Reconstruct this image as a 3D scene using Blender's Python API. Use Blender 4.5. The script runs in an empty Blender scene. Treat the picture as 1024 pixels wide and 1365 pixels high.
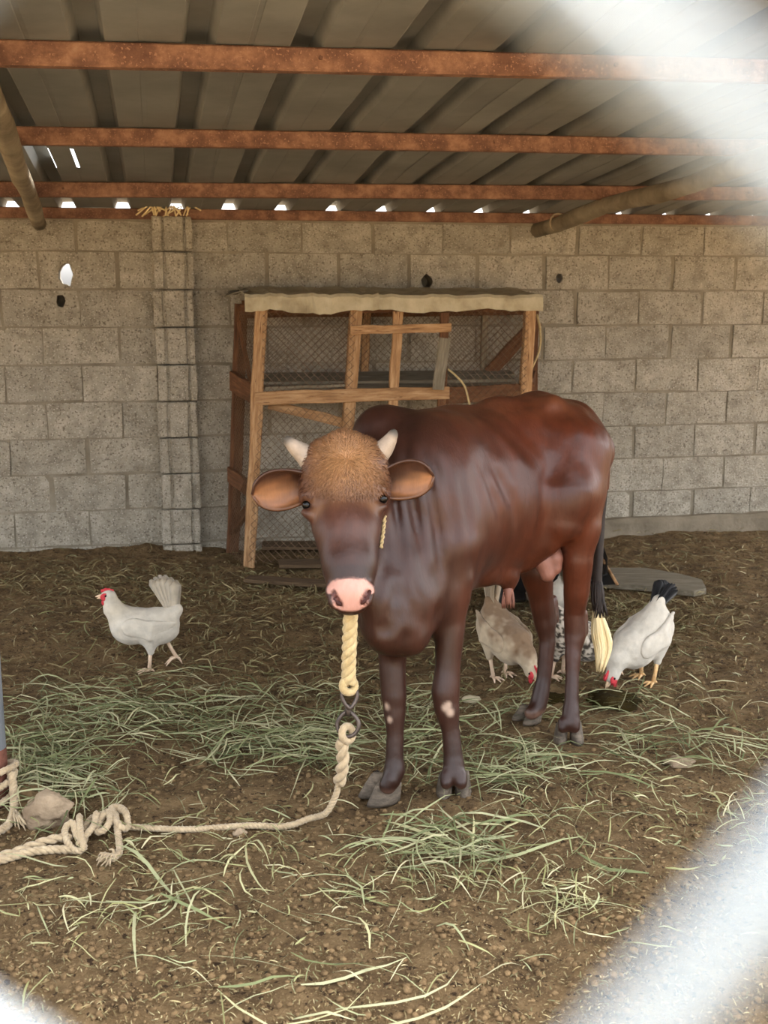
import bpy, bmesh, math, random
import numpy as np
from mathutils import Vector, Matrix, noise as mnoise

random.seed(7)
rng = np.random.default_rng(7)
scene = bpy.context.scene
COL = scene.collection

# ------------------------------------------------------------------ camera
FPX, W_, H_ = 1490.0, 1024.0, 1365.0
PITCH = math.radians(10.7)
CAMH = 1.40
cam_d = bpy.data.cameras.new('camera')
cam = bpy.data.objects.new('camera', cam_d)
COL.objects.link(cam)
cam.location = (0, 0, CAMH)
cam.rotation_euler = (math.radians(90) - PITCH, 0, 0)
cam_d.sensor_fit = 'VERTICAL'
cam_d.sensor_height = 24.0
cam_d.lens = 24.0 * FPX / H_
cam_d.clip_start = 0.005
cam_d.clip_end = 400
cam_d.dof.use_dof = True
cam_d.dof.focus_distance = 3.15
cam_d.dof.aperture_fstop = cam_d.lens / 5.0
scene.camera = cam

# ------------------------------------------------------------------ light
world = bpy.data.worlds.new('sky')
scene.world = world
world.use_nodes = True
wn = world.node_tree
bg = wn.nodes['Background']
sky = wn.nodes.new('ShaderNodeTexSky')
sky.sky_type = 'NISHITA'
sky.sun_disc = False
sky.sun_elevation = math.radians(62)
sky.sun_rotation = math.radians(40)
sky.dust_density = 6.0
sky.air_density = 1.0
hz = wn.nodes.new('ShaderNodeHueSaturation')          # hazy, whitish desert sky
hz.inputs['Saturation'].default_value = 0.2
wn.links.new(sky.outputs[0], hz.inputs['Color'])
wn.links.new(hz.outputs[0], bg.inputs[0])
bg.inputs[1].default_value = 0.45
sun_d = bpy.data.lights.new('sun', 'SUN')
sun = bpy.data.objects.new('sun', sun_d)
COL.objects.link(sun)
SUN_DIR = Vector((0.33, 0.36, 0.88)).normalized()
sun.rotation_euler = SUN_DIR.to_track_quat('Z', 'Y').to_euler()
sun_d.energy = 6.0
sun_d.angle = math.radians(0.6)
sun_d.color = (1.0, 0.95, 0.86)
scene.view_settings.view_transform = 'Standard'
scene.view_settings.look = 'None'
scene.view_settings.gamma = 1.0
scene.view_settings.use_curve_mapping = False
scene.view_settings.exposure = 1.58
scene.cycles.use_denoising = True
scene.cycles.max_bounces = 8
scene.cycles.diffuse_bounces = 5
scene.cycles.sample_clamp_indirect = 6.0

# ------------------------------------------------------------------ geometry of the view
CP, SP = math.cos(PITCH), math.sin(PITCH)
def ray(px, py):
    r = (px - 512.0) / FPX; u = -(py - 682.5) / FPX
    return np.array([r, CP + u * SP, -SP + u * CP])
CAM = np.array([0, 0, CAMH])
def P(px, py, d): return CAM + d * ray(px, py)
def G(px, py, z=0.0):
    r = ray(px, py); return CAM + r * ((z - CAMH) / r[2])
WA = math.radians(11.5)                      # the back wall recedes to the right
W0 = np.array([-1.7, 6.07, 0.0])
WU = np.array([math.cos(WA), math.sin(WA), 0.0])
WN = np.array([math.sin(WA), -math.cos(WA), 0.0])   # out of the wall, to the camera
def WP(px, py, off=0.0):                      # a point on the plane `off` metres in front of the wall
    r = ray(px, py); o = W0 + WN * off
    return CAM + r * (np.dot(o - CAM, WN) / np.dot(r, WN))
def WC(u, off, z): return W0 + WU * u + WN * off + np.array([0, 0, z])
def UW(p): return float(np.dot(np.asarray(p) - W0, WU))

# ------------------------------------------------------------------ helpers
def lin(c):
    out = []
    for v in c[:3]:
        v = v / 255.0
        out.append(v / 12.92 if v <= 0.04045 else ((v + 0.055) / 1.055) ** 2.4)
    return tuple(out)
def lin4(c): return lin(c) + (1.0,)

def mat(name, stops, nscale=8.0, stretch=(1, 1, 1), detail=6, rough=0.8, bump=0.3, bscale=None,
        metallic=0.0, spec=0.35, rnd=0.0, coord='Object', vcol=False, rough_var=0.0, speck=None, speck2=None, sheen=0.0, bdist=0.01):
    m = bpy.data.materials.new(name); m.use_nodes = True
    t = m.node_tree; N = t.nodes; L = t.links
    b = N['Principled BSDF']
    b.inputs['Roughness'].default_value = rough
    b.inputs['Metallic'].default_value = metallic
    b.inputs['Specular IOR Level'].default_value = spec
    if sheen:
        b.inputs['Sheen Weight'].default_value = sheen
        b.inputs['Sheen Roughness'].default_value = 0.5
    tc = N.new('ShaderNodeTexCoord'); mp = N.new('ShaderNodeMapping')
    mp.inputs['Scale'].default_value = stretch
    L.new(tc.outputs[coord], mp.inputs['Vector'])
    nz = N.new('ShaderNodeTexNoise'); nz.inputs['Scale'].default_value = nscale
    nz.inputs['Detail'].default_value = detail; nz.inputs['Roughness'].default_value = 0.65
    L.new(mp.outputs[0], nz.inputs['Vector'])
    oi = None
    if rnd or coord == 'Object':
        oi = N.new('ShaderNodeObjectInfo')
        sh = N.new('ShaderNodeVectorMath'); sh.operation = 'SCALE'; sh.inputs['Scale'].default_value = 17.0
        cb = N.new('ShaderNodeCombineXYZ')
        for k in range(3): L.new(oi.outputs['Random'], cb.inputs[k])
        L.new(cb.outputs[0], sh.inputs[0]); L.new(sh.outputs[0], mp.inputs['Location'])
    cr = N.new('ShaderNodeValToRGB')
    el = cr.color_ramp.elements
    while len(el) < len(stops): el.new(0.5)
    for e, (p, c) in zip(el, stops): e.position = p; e.color = lin4(c)
    L.new(nz.outputs['Fac'], cr.inputs[0])
    col = cr.outputs[0]
    if vcol:
        at = N.new('ShaderNodeAttribute'); at.attribute_name = 'Col'
        mx = N.new('ShaderNodeMix'); mx.data_type = 'RGBA'; mx.blend_type = 'MULTIPLY'
        mx.inputs[0].default_value = 1.0
        L.new(at.outputs['Color'], mx.inputs[6]); L.new(col, mx.inputs[7]); col = mx.outputs[2]
    if speck:
        sc, thr, c2 = speck
        n2 = N.new('ShaderNodeTexNoise'); n2.inputs['Scale'].default_value = sc; n2.inputs['Detail'].default_value = 3
        L.new(mp.outputs[0], n2.inputs['Vector'])
        r2 = N.new('ShaderNodeValToRGB')
        r2.color_ramp.elements[0].position = thr; r2.color_ramp.elements[1].position = thr + 0.06
        L.new(n2.outputs['Fac'], r2.inputs[0])
        mx = N.new('ShaderNodeMix'); mx.data_type = 'RGBA'
        L.new(r2.outputs[0], mx.inputs[0]); L.new(col, mx.inputs[6]); mx.inputs[7].default_value = lin4(c2); col = mx.outputs[2]
    if speck2:
        sc, thr, c2 = speck2
        n2 = N.new('ShaderNodeTexVoronoi'); n2.inputs['Scale'].default_value = sc
        L.new(mp.outputs[0], n2.inputs['Vector'])
        r2 = N.new('ShaderNodeValToRGB')
        r2.color_ramp.elements[0].position = thr; r2.color_ramp.elements[0].color = (1, 1, 1, 1)
        r2.color_ramp.elements[1].position = thr + 0.12; r2.color_ramp.elements[1].color = (0, 0, 0, 1)
        L.new(n2.outputs['Distance'], r2.inputs[0])
        mx = N.new('ShaderNodeMix'); mx.data_type = 'RGBA'
        L.new(r2.outputs[0], mx.inputs[0]); L.new(col, mx.inputs[6]); mx.inputs[7].default_value = lin4(c2); col = mx.outputs[2]
    if rnd:
        hs = N.new('ShaderNodeHueSaturation')
        mr = N.new('ShaderNodeMapRange'); mr.inputs[3].default_value = 1 - rnd; mr.inputs[4].default_value = 1 + rnd
        L.new(oi.outputs['Random'], mr.inputs[0]); L.new(mr.outputs[0], hs.inputs['Value'])
        L.new(col, hs.inputs['Color']); col = hs.outputs[0]
    L.new(col, b.inputs['Base Color'])
    if rough_var:
        mr = N.new('ShaderNodeMapRange'); mr.inputs[3].default_value = rough - rough_var; mr.inputs[4].default_value = rough + rough_var
        L.new(nz.outputs['Fac'], mr.inputs[0]); L.new(mr.outputs[0], b.inputs['Roughness'])
    if bump:
        nb = N.new('ShaderNodeTexNoise'); nb.inputs['Scale'].default_value = bscale or nscale * 4
        nb.inputs['Detail'].default_value = 8; nb.inputs['Roughness'].default_value = 0.7
        L.new(mp.outputs[0], nb.inputs['Vector'])
        bp = N.new('ShaderNodeBump'); bp.inputs['Strength'].default_value = bump; bp.inputs['Distance'].default_value = bdist
        L.new(nb.outputs['Fac'], bp.inputs['Height']); L.new(bp.outputs[0], b.inputs['Normal'])
    return m

def mesh_obj(name, verts, faces, m, smooth=False, cols=None):
    me = bpy.data.meshes.new(name)
    me.from_pydata([tuple(map(float, v)) for v in verts], [], [tuple(int(i) for i in f) for f in faces])
    me.validate(); me.update()
    if m: me.materials.append(m)
    if smooth: me.shade_smooth()
    if cols is not None: set_col(me, cols)
    o = bpy.data.objects.new(name, me); COL.objects.link(o)
    return o
def set_col(me, cols):
    a = me.color_attributes.new('Col', 'FLOAT_COLOR', 'POINT')
    c = np.ones((len(me.vertices), 4), np.float32); c[:, :3] = np.asarray(cols, np.float32)[:len(c)]
    a.data.foreach_set('color', c.ravel())
def tag(o, label, cat, group=None, kind=None):
    o['label'] = label; o['category'] = cat
    if group: o['group'] = group
    if kind: o['kind'] = kind
    return o
def structure(o, label=None, cat=None):
    o['kind'] = 'structure'
    if label: o['label'] = label
    if cat: o['category'] = cat
    return o
def empty(name, loc, label=None, cat=None, group=None):
    o = bpy.data.objects.new(name, None); COL.objects.link(o); o.location = tuple(map(float, loc))
    o.empty_display_size = 0.05
    if label: tag(o, label, cat, group)
    return o
def par(child, root):
    child.parent = root
    p = root; loc = Vector((0, 0, 0))
    while p is not None:
        loc += p.location; p = p.parent
        if p is not None: pass
    child.matrix_parent_inverse = Matrix.Translation(-root.location) if root.type == 'EMPTY' else root.matrix_basis.inverted()
    return child

def tube(path, r, n=8, close=False, cap=True):
    """verts, faces of a tube along path; r scalar or per point"""
    path = np.asarray(path, float); k = len(path)
    r = np.full(k, r) if np.isscalar(r) else np.asarray(r, float)
    T = np.gradient(path, axis=0)
    if close:
        T = np.roll(path, -1, 0) - np.roll(path, 1, 0)
    T /= np.linalg.norm(T, axis=1)[:, None] + 1e-12
    ref = np.array([0, 0, 1.0]) if abs(T[0][2]) < 0.9 else np.array([1.0, 0, 0])
    nrm = np.cross(T[0], ref); nrm /= np.linalg.norm(nrm)
    V = []; F = []
    for i in range(k):
        nrm = nrm - T[i] * np.dot(nrm, T[i]); nrm /= np.linalg.norm(nrm) + 1e-12
        b = np.cross(T[i], nrm)
        for j in range(n):
            a = 2 * math.pi * j / n
            V.append(path[i] + r[i] * (math.cos(a) * nrm + math.sin(a) * b))
    m = k if close else k - 1
    for i in range(m):
        i2 = (i + 1) % k
        for j in range(n):
            j2 = (j + 1) % n
            F.append((i * n + j, i * n + j2, i2 * n + j2, i2 * n + j))
    if cap and not close:
        F.append(tuple(range(n))[::-1]); F.append(tuple((k - 1) * n + j for j in range(n)))
    return V, F
def join(parts):
    V = []; F = []
    for v, f in parts:
        o = len(V); V.extend(v); F.extend([tuple(i + o for i in q) for q in f])
    return V, F
def spline(pts, n):
    pts = np.asarray(pts, float); k = len(pts)
    t = np.zeros(k); t[1:] = np.cumsum(np.linalg.norm(np.diff(pts[:, :3], axis=0), axis=1))
    Pm = np.vstack([2 * pts[0] - pts[1], pts, 2 * pts[-1] - pts[-2]])
    out = []
    for s in np.linspace(0, t[-1], n):
        i = min(max(int(np.searchsorted(t, s, 'right')) - 1, 0), k - 2)
        x = (s - t[i]) / max(t[i + 1] - t[i], 1e-9)
        p0, p1, p2, p3 = Pm[i], Pm[i + 1], Pm[i + 2], Pm[i + 3]
        out.append(0.5 * (2 * p1 + (p2 - p0) * x + (2 * p0 - 5 * p1 + 4 * p2 - p3) * x * x + (3 * p1 - p0 - 3 * p2 + p3) * x ** 3))
    return np.array(out)
def rope_mesh(path, R, strands=3, pitch=0.06, n=6, step=0.006, fac=0.55):
    path = np.asarray(path, float)
    L = np.linalg.norm(np.diff(path, axis=0), axis=1).sum()
    k = max(8, int(L / step)); path = spline(path, k)
    s = np.linspace(0, L, k)
    T = np.gradient(path, axis=0); T /= np.linalg.norm(T, axis=1)[:, None] + 1e-12
    ref = np.array([0, 0, 1.0]) if abs(T[0][2]) < 0.9 else np.array([1.0, 0, 0])
    nrm = np.cross(T[0], ref); nrm /= np.linalg.norm(nrm)
    A = np.zeros((k, 3)); B = np.zeros((k, 3))
    for i in range(k):
        nrm = nrm - T[i] * np.dot(nrm, T[i]); nrm /= np.linalg.norm(nrm) + 1e-12
        A[i] = nrm; B[i] = np.cross(T[i], nrm)
    parts = []
    for q in range(strands):
        ph = 2 * math.pi * (s / pitch + q / strands)
        c = path + R * (1 - fac) * (np.cos(ph)[:, None] * A + np.sin(ph)[:, None] * B)
        parts.append(tube(c, R * fac, n))
    return join(parts)

def beam(name, p1, p2, w, t, n, m, seg=6, jit=0.003, ch=0.12, bow=0.0, seed=0):
    """a board from p1 to p2, w wide, t thick along n; chamfered and slightly crooked, local x along its length"""
    p1 = Vector(p1); p2 = Vector(p2); X = (p2 - p1); L = X.length; X.normalize()
    Z = Vector(n); Z = (Z - X * Z.dot(X)).normalized(); Y = Z.cross(X)
    rr = random.Random(sum(map(ord, name)) + seed * 31)
    c = min(w, t) * ch
    prof = [(-w/2+c, -t/2), (w/2-c, -t/2), (w/2, -t/2+c), (w/2, t/2-c), (w/2-c, t/2), (-w/2+c, t/2), (-w/2, t/2-c), (-w/2, -t/2+c)]
    V = []; F = []
    for i in range(seg + 1):
        x = -L/2 + L * i / seg
        oy = rr.uniform(-jit, jit) + bow * math.sin(math.pi * i / seg); oz = rr.uniform(-jit, jit) * 0.5
        sw = 1 + rr.uniform(-jit, jit) / max(w, 1e-3)
        ex = rr.uniform(-1, 1) * jit if i in (0, seg) else 0
        for (y, z) in prof: V.append((x + ex, y * sw + oy, z + oz))
    for i in range(seg):
        for j in range(8):
            F.append((i*8+j, (i+1)*8+j, (i+1)*8+(j+1) % 8, i*8+(j+1) % 8))
    F.append(tuple(range(8))); F.append(tuple(seg*8+j for j in range(8))[::-1])
    o = mesh_obj(name, V, F, m)
    M = Matrix((X, Y, Z)).transposed().to_4x4(); M.translation = (p1 + p2) / 2
    o.matrix_world = M
    return o

def hash3(i, j, k, seed):
    h = (i * 374761393 + j * 668265263 + k * 2147483647 + seed * 1442695041) & 0xffffffff
    h = ((h ^ (h >> 13)) * 1274126177) & 0xffffffff
    return ((h ^ (h >> 16)) & 0xffff) / 65535.0
def vnoise(p, f, seed=0):
    p = np.asarray(p, float) * f
    i = np.floor(p).astype(np.int64); x = p - i; x = x * x * (3 - 2 * x)
    out = 0
    for a in (0, 1):
        for b in (0, 1):
            for c in (0, 1):
                w = (x[..., 0] if a else 1 - x[..., 0]) * (x[..., 1] if b else 1 - x[..., 1]) * (x[..., 2] if c else 1 - x[..., 2])
                out = out + w * hash3(i[..., 0] + a, i[..., 1] + b, i[..., 2] + c, seed)
    return out * 2 - 1
def fbm(p, f, o=4, seed=0):
    s = 0; a = 1
    for k in range(o): s = s + a * vnoise(p, f * 2 ** k, seed + k); a *= 0.5
    return s

# signed distance modelling with a surface-nets mesher: one continuous skin for each animal
class SDF:
    def __init__(s, lo, hi, h):
        s.lo = np.array(lo, float); s.h = h
        s.n = np.ceil((np.array(hi) - s.lo) / h).astype(int) + 1
        s.D = np.full(s.n, 0.2, np.float32)
        s.ax = [s.lo[k] + h * np.arange(s.n[k]) for k in range(3)]
    def _win(s, lo, hi):
        a = np.maximum(np.floor((np.asarray(lo) - s.lo) / s.h).astype(int), 0)
        b = np.minimum(np.ceil((np.asarray(hi) - s.lo) / s.h).astype(int) + 1, s.n)
        if (b <= a).any(): return None, None
        sl = tuple(slice(a[k], b[k]) for k in range(3))
        Q = np.stack(np.meshgrid(*[s.ax[k][a[k]:b[k]] for k in range(3)], indexing='ij'), -1).astype(np.float32)
        return sl, Q
    def _mix(s, sl, d, k, sub=False):
        D = s.D[sl]
        if sub: d2 = -d; h = np.clip(0.5 - 0.5 * (D - d2) / k, 0, 1); s.D[sl] = D * (1 - h) + d2 * h + k * h * (1 - h)
        else: h = np.clip(0.5 + 0.5 * (D - d) / k, 0, 1); s.D[sl] = D * (1 - h) + d * h - k * h * (1 - h)
    def cone(s, a, ra, b, rb, k=0.02, sub=False):
        a = np.asarray(a, float); b = np.asarray(b, float); m = max(ra, rb) + k + 0.04
        sl, Q = s._win(np.minimum(a, b) - m, np.maximum(a, b) + m)
        if sl is None: return
        ab = b - a; t = np.clip(((Q - a) @ ab) / max(ab @ ab, 1e-9), 0, 1)
        d = np.linalg.norm(Q - a - t[..., None] * ab, axis=-1) - (ra + (rb - ra) * t)
        s._mix(sl, d, k, sub)
    def chain(s, pts, k=0.02):
        if k > 0.014:
            for (a, ra), (b, rb) in zip(pts[:-1], pts[1:]): s.cone(a, ra, b, rb, k)
            return
        # slim limbs: one plain union first, so the joints do not swell
        X = np.array([p for p, _ in pts]); m = max(r for _, r in pts) + k + 0.04
        sl, Q = s._win(X.min(0) - m, X.max(0) + m)
        if sl is None: return
        d = None
        for (a, ra), (b, rb) in zip(pts[:-1], pts[1:]):
            a = np.asarray(a, float); ab = np.asarray(b, float) - a
            t = np.clip(((Q - a) @ ab) / max(ab @ ab, 1e-9), 0, 1); t2 = t * t * (3 - 2 * t)
            e = np.linalg.norm(Q - a - t[..., None] * ab, axis=-1) - (ra + (rb - ra) * t2)
            d = e if d is None else np.minimum(d, e)
        s._mix(sl, d, max(k, 0.03) if len(pts) > 5 else k)
    def ell(s, c, r, axes=None, k=0.02, sub=False):
        c = np.asarray(c, float); r = np.asarray(r, float); m = r.max() + k + 0.04
        sl, Q = s._win(c - m, c + m)
        if sl is None: return
        q = Q - c
        if axes is not None: q = q @ np.asarray(axes, float).T.astype(np.float32)
        k0 = np.linalg.norm(q / r, axis=-1); k1 = np.linalg.norm(q / (r * r), axis=-1)
        d = np.where(k1 > 1e-6, k0 * (k0 - 1.0) / np.maximum(k1, 1e-6), -r.min())
        s._mix(sl, d, k, sub)
    def ripple(s, c, rad, fn):
        c = np.asarray(c, float)
        sl, Q = s._win(c - rad, c + rad)
        if sl is None: return
        w = np.clip(1 - np.linalg.norm((Q - c), axis=-1) / rad, 0, 1); w = w * w * (3 - 2 * w)
        D = s.D[sl]; k = (np.abs(D) < 0.035) & (w > 0)
        D[k] += (w[k] * fn(Q[k])).astype(np.float32)
    def mesh(s, smooth=1):
        D = s.D; I = D < 0; h = s.h
        c = [I[a:s.n[0]-1+a, b:s.n[1]-1+b, e:s.n[2]-1+e] for a in (0, 1) for b in (0, 1) for e in (0, 1)]
        al = c[0].copy(); an = c[0].copy()
        for q in c[1:]: al &= q; an |= q
        act = np.argwhere(an & ~al)
        idx = -np.ones(s.n - 1, np.int64); idx[tuple(act.T)] = np.arange(len(act))
        pos = np.zeros((len(act), 3)); cnt = np.zeros(len(act))
        corners = [np.array(x) for x in np.ndindex(2, 2, 2)]
        for p in corners:
            for axn in range(3):
                if p[axn]: continue
                q = p.copy(); q[axn] = 1
                da = D[tuple((act + p).T)]; db = D[tuple((act + q).T)]
                cr = (da < 0) != (db < 0)
                t = np.where(cr, da / np.where(cr, da - db, 1), 0)
                pt = act + p + t[:, None] * (q - p)
                pos[cr] += pt[cr]; cnt[cr] += 1
        pos = s.lo + h * pos / cnt[:, None]
        F = []
        for axn in range(3):
            sa = [slice(None)] * 3; sb = [slice(None)] * 3
            sa[axn] = slice(0, -1); sb[axn] = slice(1, None)
            cr = I[tuple(sa)] != I[tuple(sb)]
            e = np.argwhere(cr)
            u, v = (axn + 1) % 3, (axn + 2) % 3
            ok = (e[:, u] > 0) & (e[:, v] > 0) & (e[:, u] < s.n[u] - 1) & (e[:, v] < s.n[v] - 1)
            e = e[ok]
            def cell(du, dv):
                x = e.copy(); x[:, u] -= du; x[:, v] -= dv; return idx[tuple(x.T)]
            q = np.stack([cell(1, 1), cell(0, 1), cell(0, 0), cell(1, 0)], 1)
            ins = I[tuple(e.T)]
            q[~ins] = q[~ins][:, ::-1]
            F.append(q)
        F = np.vstack(F); F = F[(F >= 0).all(1)]
        for _ in range(smooth):
            acc = np.zeros_like(pos); n = np.zeros(len(pos))
            for k in range(4):
                a, b = F[:, k], F[:, (k + 1) % 4]
                np.add.at(acc, a, pos[b]); np.add.at(n, a, 1)
                np.add.at(acc, b, pos[a]); np.add.at(n, b, 1)
            ok = n > 0
            pos[ok] = pos[ok] * 0.5 + 0.5 * acc[ok] / n[ok][:, None]
        return pos, F

def np_mesh(name, V, F, m, smooth=True, cols=None):
    me = bpy.data.meshes.new(name)
    V = np.asarray(V, np.float32); F = np.asarray(F, np.int32); k = F.shape[1]
    me.vertices.add(len(V)); me.vertices.foreach_set('co', V.ravel())
    me.loops.add(F.size); me.loops.foreach_set('vertex_index', F.ravel())
    me.polygons.add(len(F)); me.polygons.foreach_set('loop_start', np.arange(0, F.size, k, dtype=np.int32))
    me.update(calc_edges=True); me.validate()
    if m: me.materials.append(m)
    if smooth: me.shade_smooth()
    if cols is not None: set_col(me, cols)
    o = bpy.data.objects.new(name, me); COL.objects.link(o)
    return o

# ------------------------------------------------------------------ materials
M = {}
M['soil'] = mat('soil', [(0.30, (86, 68, 47)), (0.5, (121, 98, 68)), (0.72, (154, 128, 92))], 14, detail=10, rough=0.95, bump=1.0, bscale=48, spec=0.15, coord='Object', bdist=0.035, speck=(55, 0.60, (66, 50, 34)), speck2=(120, 0.12, (160, 136, 98)))
M['clod'] = mat('clod', [(0.3, (84, 67, 47)), (0.7, (142, 117, 84))], 30, rough=0.95, bump=0.6, bscale=120, spec=0.1)
M['mortar'] = mat('mortar', [(0.3, (118, 109, 94)), (0.55, (146, 137, 120)), (0.75, (172, 163, 146))], 5, rough=0.95, bump=0.8, bscale=70, spec=0.15)
M['block'] = mat('block', [(0.25, (132, 124, 110)), (0.45, (166, 158, 142)), (0.6, (184, 176, 160)), (0.78, (204, 197, 182))], 11, detail=12, rough=0.95, bump=1.0, bscale=60, spec=0.15, rnd=0.10, speck=(95, 0.575, (126, 117, 103)), speck2=(75, 0.16, (208, 201, 186)), bdist=0.018)
M['concrete'] = mat('concrete', [(0.3, (112, 102, 86)), (0.7, (148, 136, 117))], 6, rough=0.95, bump=0.8, bscale=50, spec=0.15)
M['roof'] = mat('roof_metal', [(0.25, (98, 98, 95)), (0.5, (118, 118, 114)), (0.8, (138, 138, 133))], 3, stretch=(1, 1, 1), detail=10, rough=0.62, bump=0.1, bscale=14, metallic=0.25, spec=0.4, rough_var=0.12)
M['rust'] = mat('rust_steel', [(0.25, (76, 50, 40)), (0.45, (104, 72, 56)), (0.6, (134, 98, 76)), (0.8, (160, 126, 102))], 14, detail=10, rough=0.75, bump=0.35, bscale=90, spec=0.3, speck=(130, 0.60, (142, 106, 84)))
M['pole'] = mat('weathered_pole', [(0.3, (104, 92, 74)), (0.7, (160, 148, 126))], 5, stretch=(1, 1, 1), rough=0.85, bump=0.5, bscale=20, spec=0.2)
M['wood'] = mat('raw_wood', [(0.25, (116, 84, 56)), (0.5, (166, 128, 90)), (0.75, (200, 168, 128))], 4, stretch=(2, 18, 18), rough=0.8, bump=0.4, bscale=6, spec=0.25, rnd=0.12, speck=(6, 0.66, (92, 58, 34)))
M['wood_red'] = mat('stained_wood', [(0.25, (70, 46, 30)), (0.55, (104, 70, 46)), (0.8, (138, 100, 68))], 4, stretch=(2, 18, 18), rough=0.8, bump=0.4, bscale=6, spec=0.25, rnd=0.12)
M['wood_grey'] = mat('grey_board', [(0.25, (98, 90, 74)), (0.55, (128, 119, 102)), (0.8, (158, 148, 130))], 4, stretch=(2, 16, 16), rough=0.9, bump=0.5, bscale=6, spec=0.2, rnd=0.08)
M['wood_old'] = mat('old_dark_wood', [(0.25, (64, 50, 36)), (0.55, (96, 78, 58)), (0.8, (128, 106, 80))], 4, stretch=(2, 18, 18), rough=0.9, bump=0.4, bscale=6, spec=0.2, rnd=0.1)
M['tin'] = mat('old_tin', [(0.25, (138, 124, 98)), (0.5, (178, 166, 138)), (0.8, (206, 196, 170))], 7, detail=9, rough=0.7, bump=0.4, bscale=20, spec=0.3, metallic=0.1)
M['wire'] = mat('rusty_wire', [(0.3, (86, 62, 44)), (0.7, (132, 108, 84))], 12, rough=0.7, bump=0, spec=0.4, metallic=0.3)
M['galv'] = mat('galvanised', [(0.3, (176, 184, 192)), (0.7, (206, 212, 218))], 9, rough=0.5, bump=0.1, metallic=0.0, spec=0.5)
M['fence'] = mat('fence_wire', [(0.3, (138, 150, 157)), (0.7, (158, 170, 178))], 20, rough=0.5, bump=0, spec=0.5)
M['rope'] = mat('rope_fibre', [(0.3, (158, 138, 108)), (0.6, (186, 166, 134)), (0.8, (204, 188, 160))], 40, rough=0.9, bump=0.5, bscale=220, spec=0.15, sheen=0.2)
M['rope_yel'] = mat('rope_cream', [(0.3, (172, 150, 106)), (0.6, (198, 176, 130)), (0.8, (214, 196, 156))], 40, rough=0.85, bump=0.5, bscale=220, spec=0.15, sheen=0.2)
M['iron'] = mat('dark_iron', [(0.3, (62, 54, 50)), (0.7, (108, 98, 92))], 30, rough=0.45, bump=0.2, metallic=0.7, spec=0.5)
M['black'] = mat('black_plastic', [(0.3, (16, 16, 17)), (0.7, (34, 33, 33))], 8, rough=0.5, bump=0.1, spec=0.4)
M['stone'] = mat('rough_stone', [(0.3, (118, 100, 80)), (0.7, (176, 156, 130))], 12, rough=0.95, bump=0.9, bscale=45, spec=0.15)
M['dung'] = mat('wet_dung', [(0.3, (30, 24, 9)), (0.7, (60, 49, 19))], 10, rough=0.85, bump=0.9, bscale=30, spec=0.08)
M['fodder'] = mat('fodder_blade', [(0.3, (225, 225, 225)), (0.7, (255, 255, 255))], 12, rough=0.65, bump=0, spec=0.3, vcol=True)
M['coat'] = mat('coat', [(0.3, (205, 205, 205)), (0.7, (255, 255, 255))], 22, detail=8, rough=0.38, bump=0.5, bscale=42, stretch=(1, 1, 0.22), spec=0.38, vcol=True, bdist=0.004, rough_var=0.08)
M['horn'] = mat('horn', [(0.3, (225, 225, 225)), (0.7, (255, 255, 255))], 40, rough=0.55, bump=0.3, bscale=120, spec=0.4, vcol=True)
M['eye'] = mat('eye', [(0.3, (6, 5, 4)), (0.7, (12, 9, 8))], 10, rough=0.06, bump=0, spec=0.3)
M['hoof'] = mat('hoof', [(0.25, (50, 44, 38)), (0.5, (92, 82, 70)), (0.8, (146, 130, 112))], 16, stretch=(1, 1, 3), rough=0.6, bump=0.5, bscale=60, spec=0.3)
M['skin'] = mat('pink_skin', [(0.3, (104, 66, 54)), (0.7, (140, 94, 78))], 14, rough=0.5, bump=0.2, bscale=90, spec=0.4)
M['nostril'] = mat('nostril', [(0.3, (44, 24, 22)), (0.7, (72, 40, 36))], 20, rough=0.6, bump=0, spec=0.2)
M['hair_cream'] = mat('tail_hair', [(0.3, (206, 178, 124)), (0.7, (240, 222, 178))], 30, stretch=(1, 1, .1), rough=0.6, bump=0, spec=0.35)
M['hair_dark'] = mat('tail_dark', [(0.3, (26, 20, 17)), (0.7, (50, 38, 32))], 30, rough=0.6, bump=0.2, spec=0.3)
M['plume'] = mat('plumage', [(0.3, (226, 226, 226)), (0.7, (255, 255, 255))], 30, rough=0.85, bump=0.35, bscale=70, spec=0.15, vcol=True, sheen=0.15, bdist=0.006)
M['comb'] = mat('red_comb', [(0.3, (176, 40, 50)), (0.7, (214, 74, 80))], 40, rough=0.55, bump=0.4, bscale=200, spec=0.3)
M['beak'] = mat('beak', [(0.3, (214, 180, 140)), (0.7, (238, 212, 180))], 30, rough=0.5, bump=0, spec=0.4)
M['shank'] = mat('shank', [(0.3, (206, 176, 146)), (0.7, (232, 206, 180))], 50, rough=0.6, bump=0.4, bscale=300, spec=0.3)
M['shank_y'] = mat('shank_yellow', [(0.3, (216, 170, 110)), (0.7, (240, 202, 150))], 50, rough=0.6, bump=0.4, bscale=300, spec=0.3)

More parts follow.
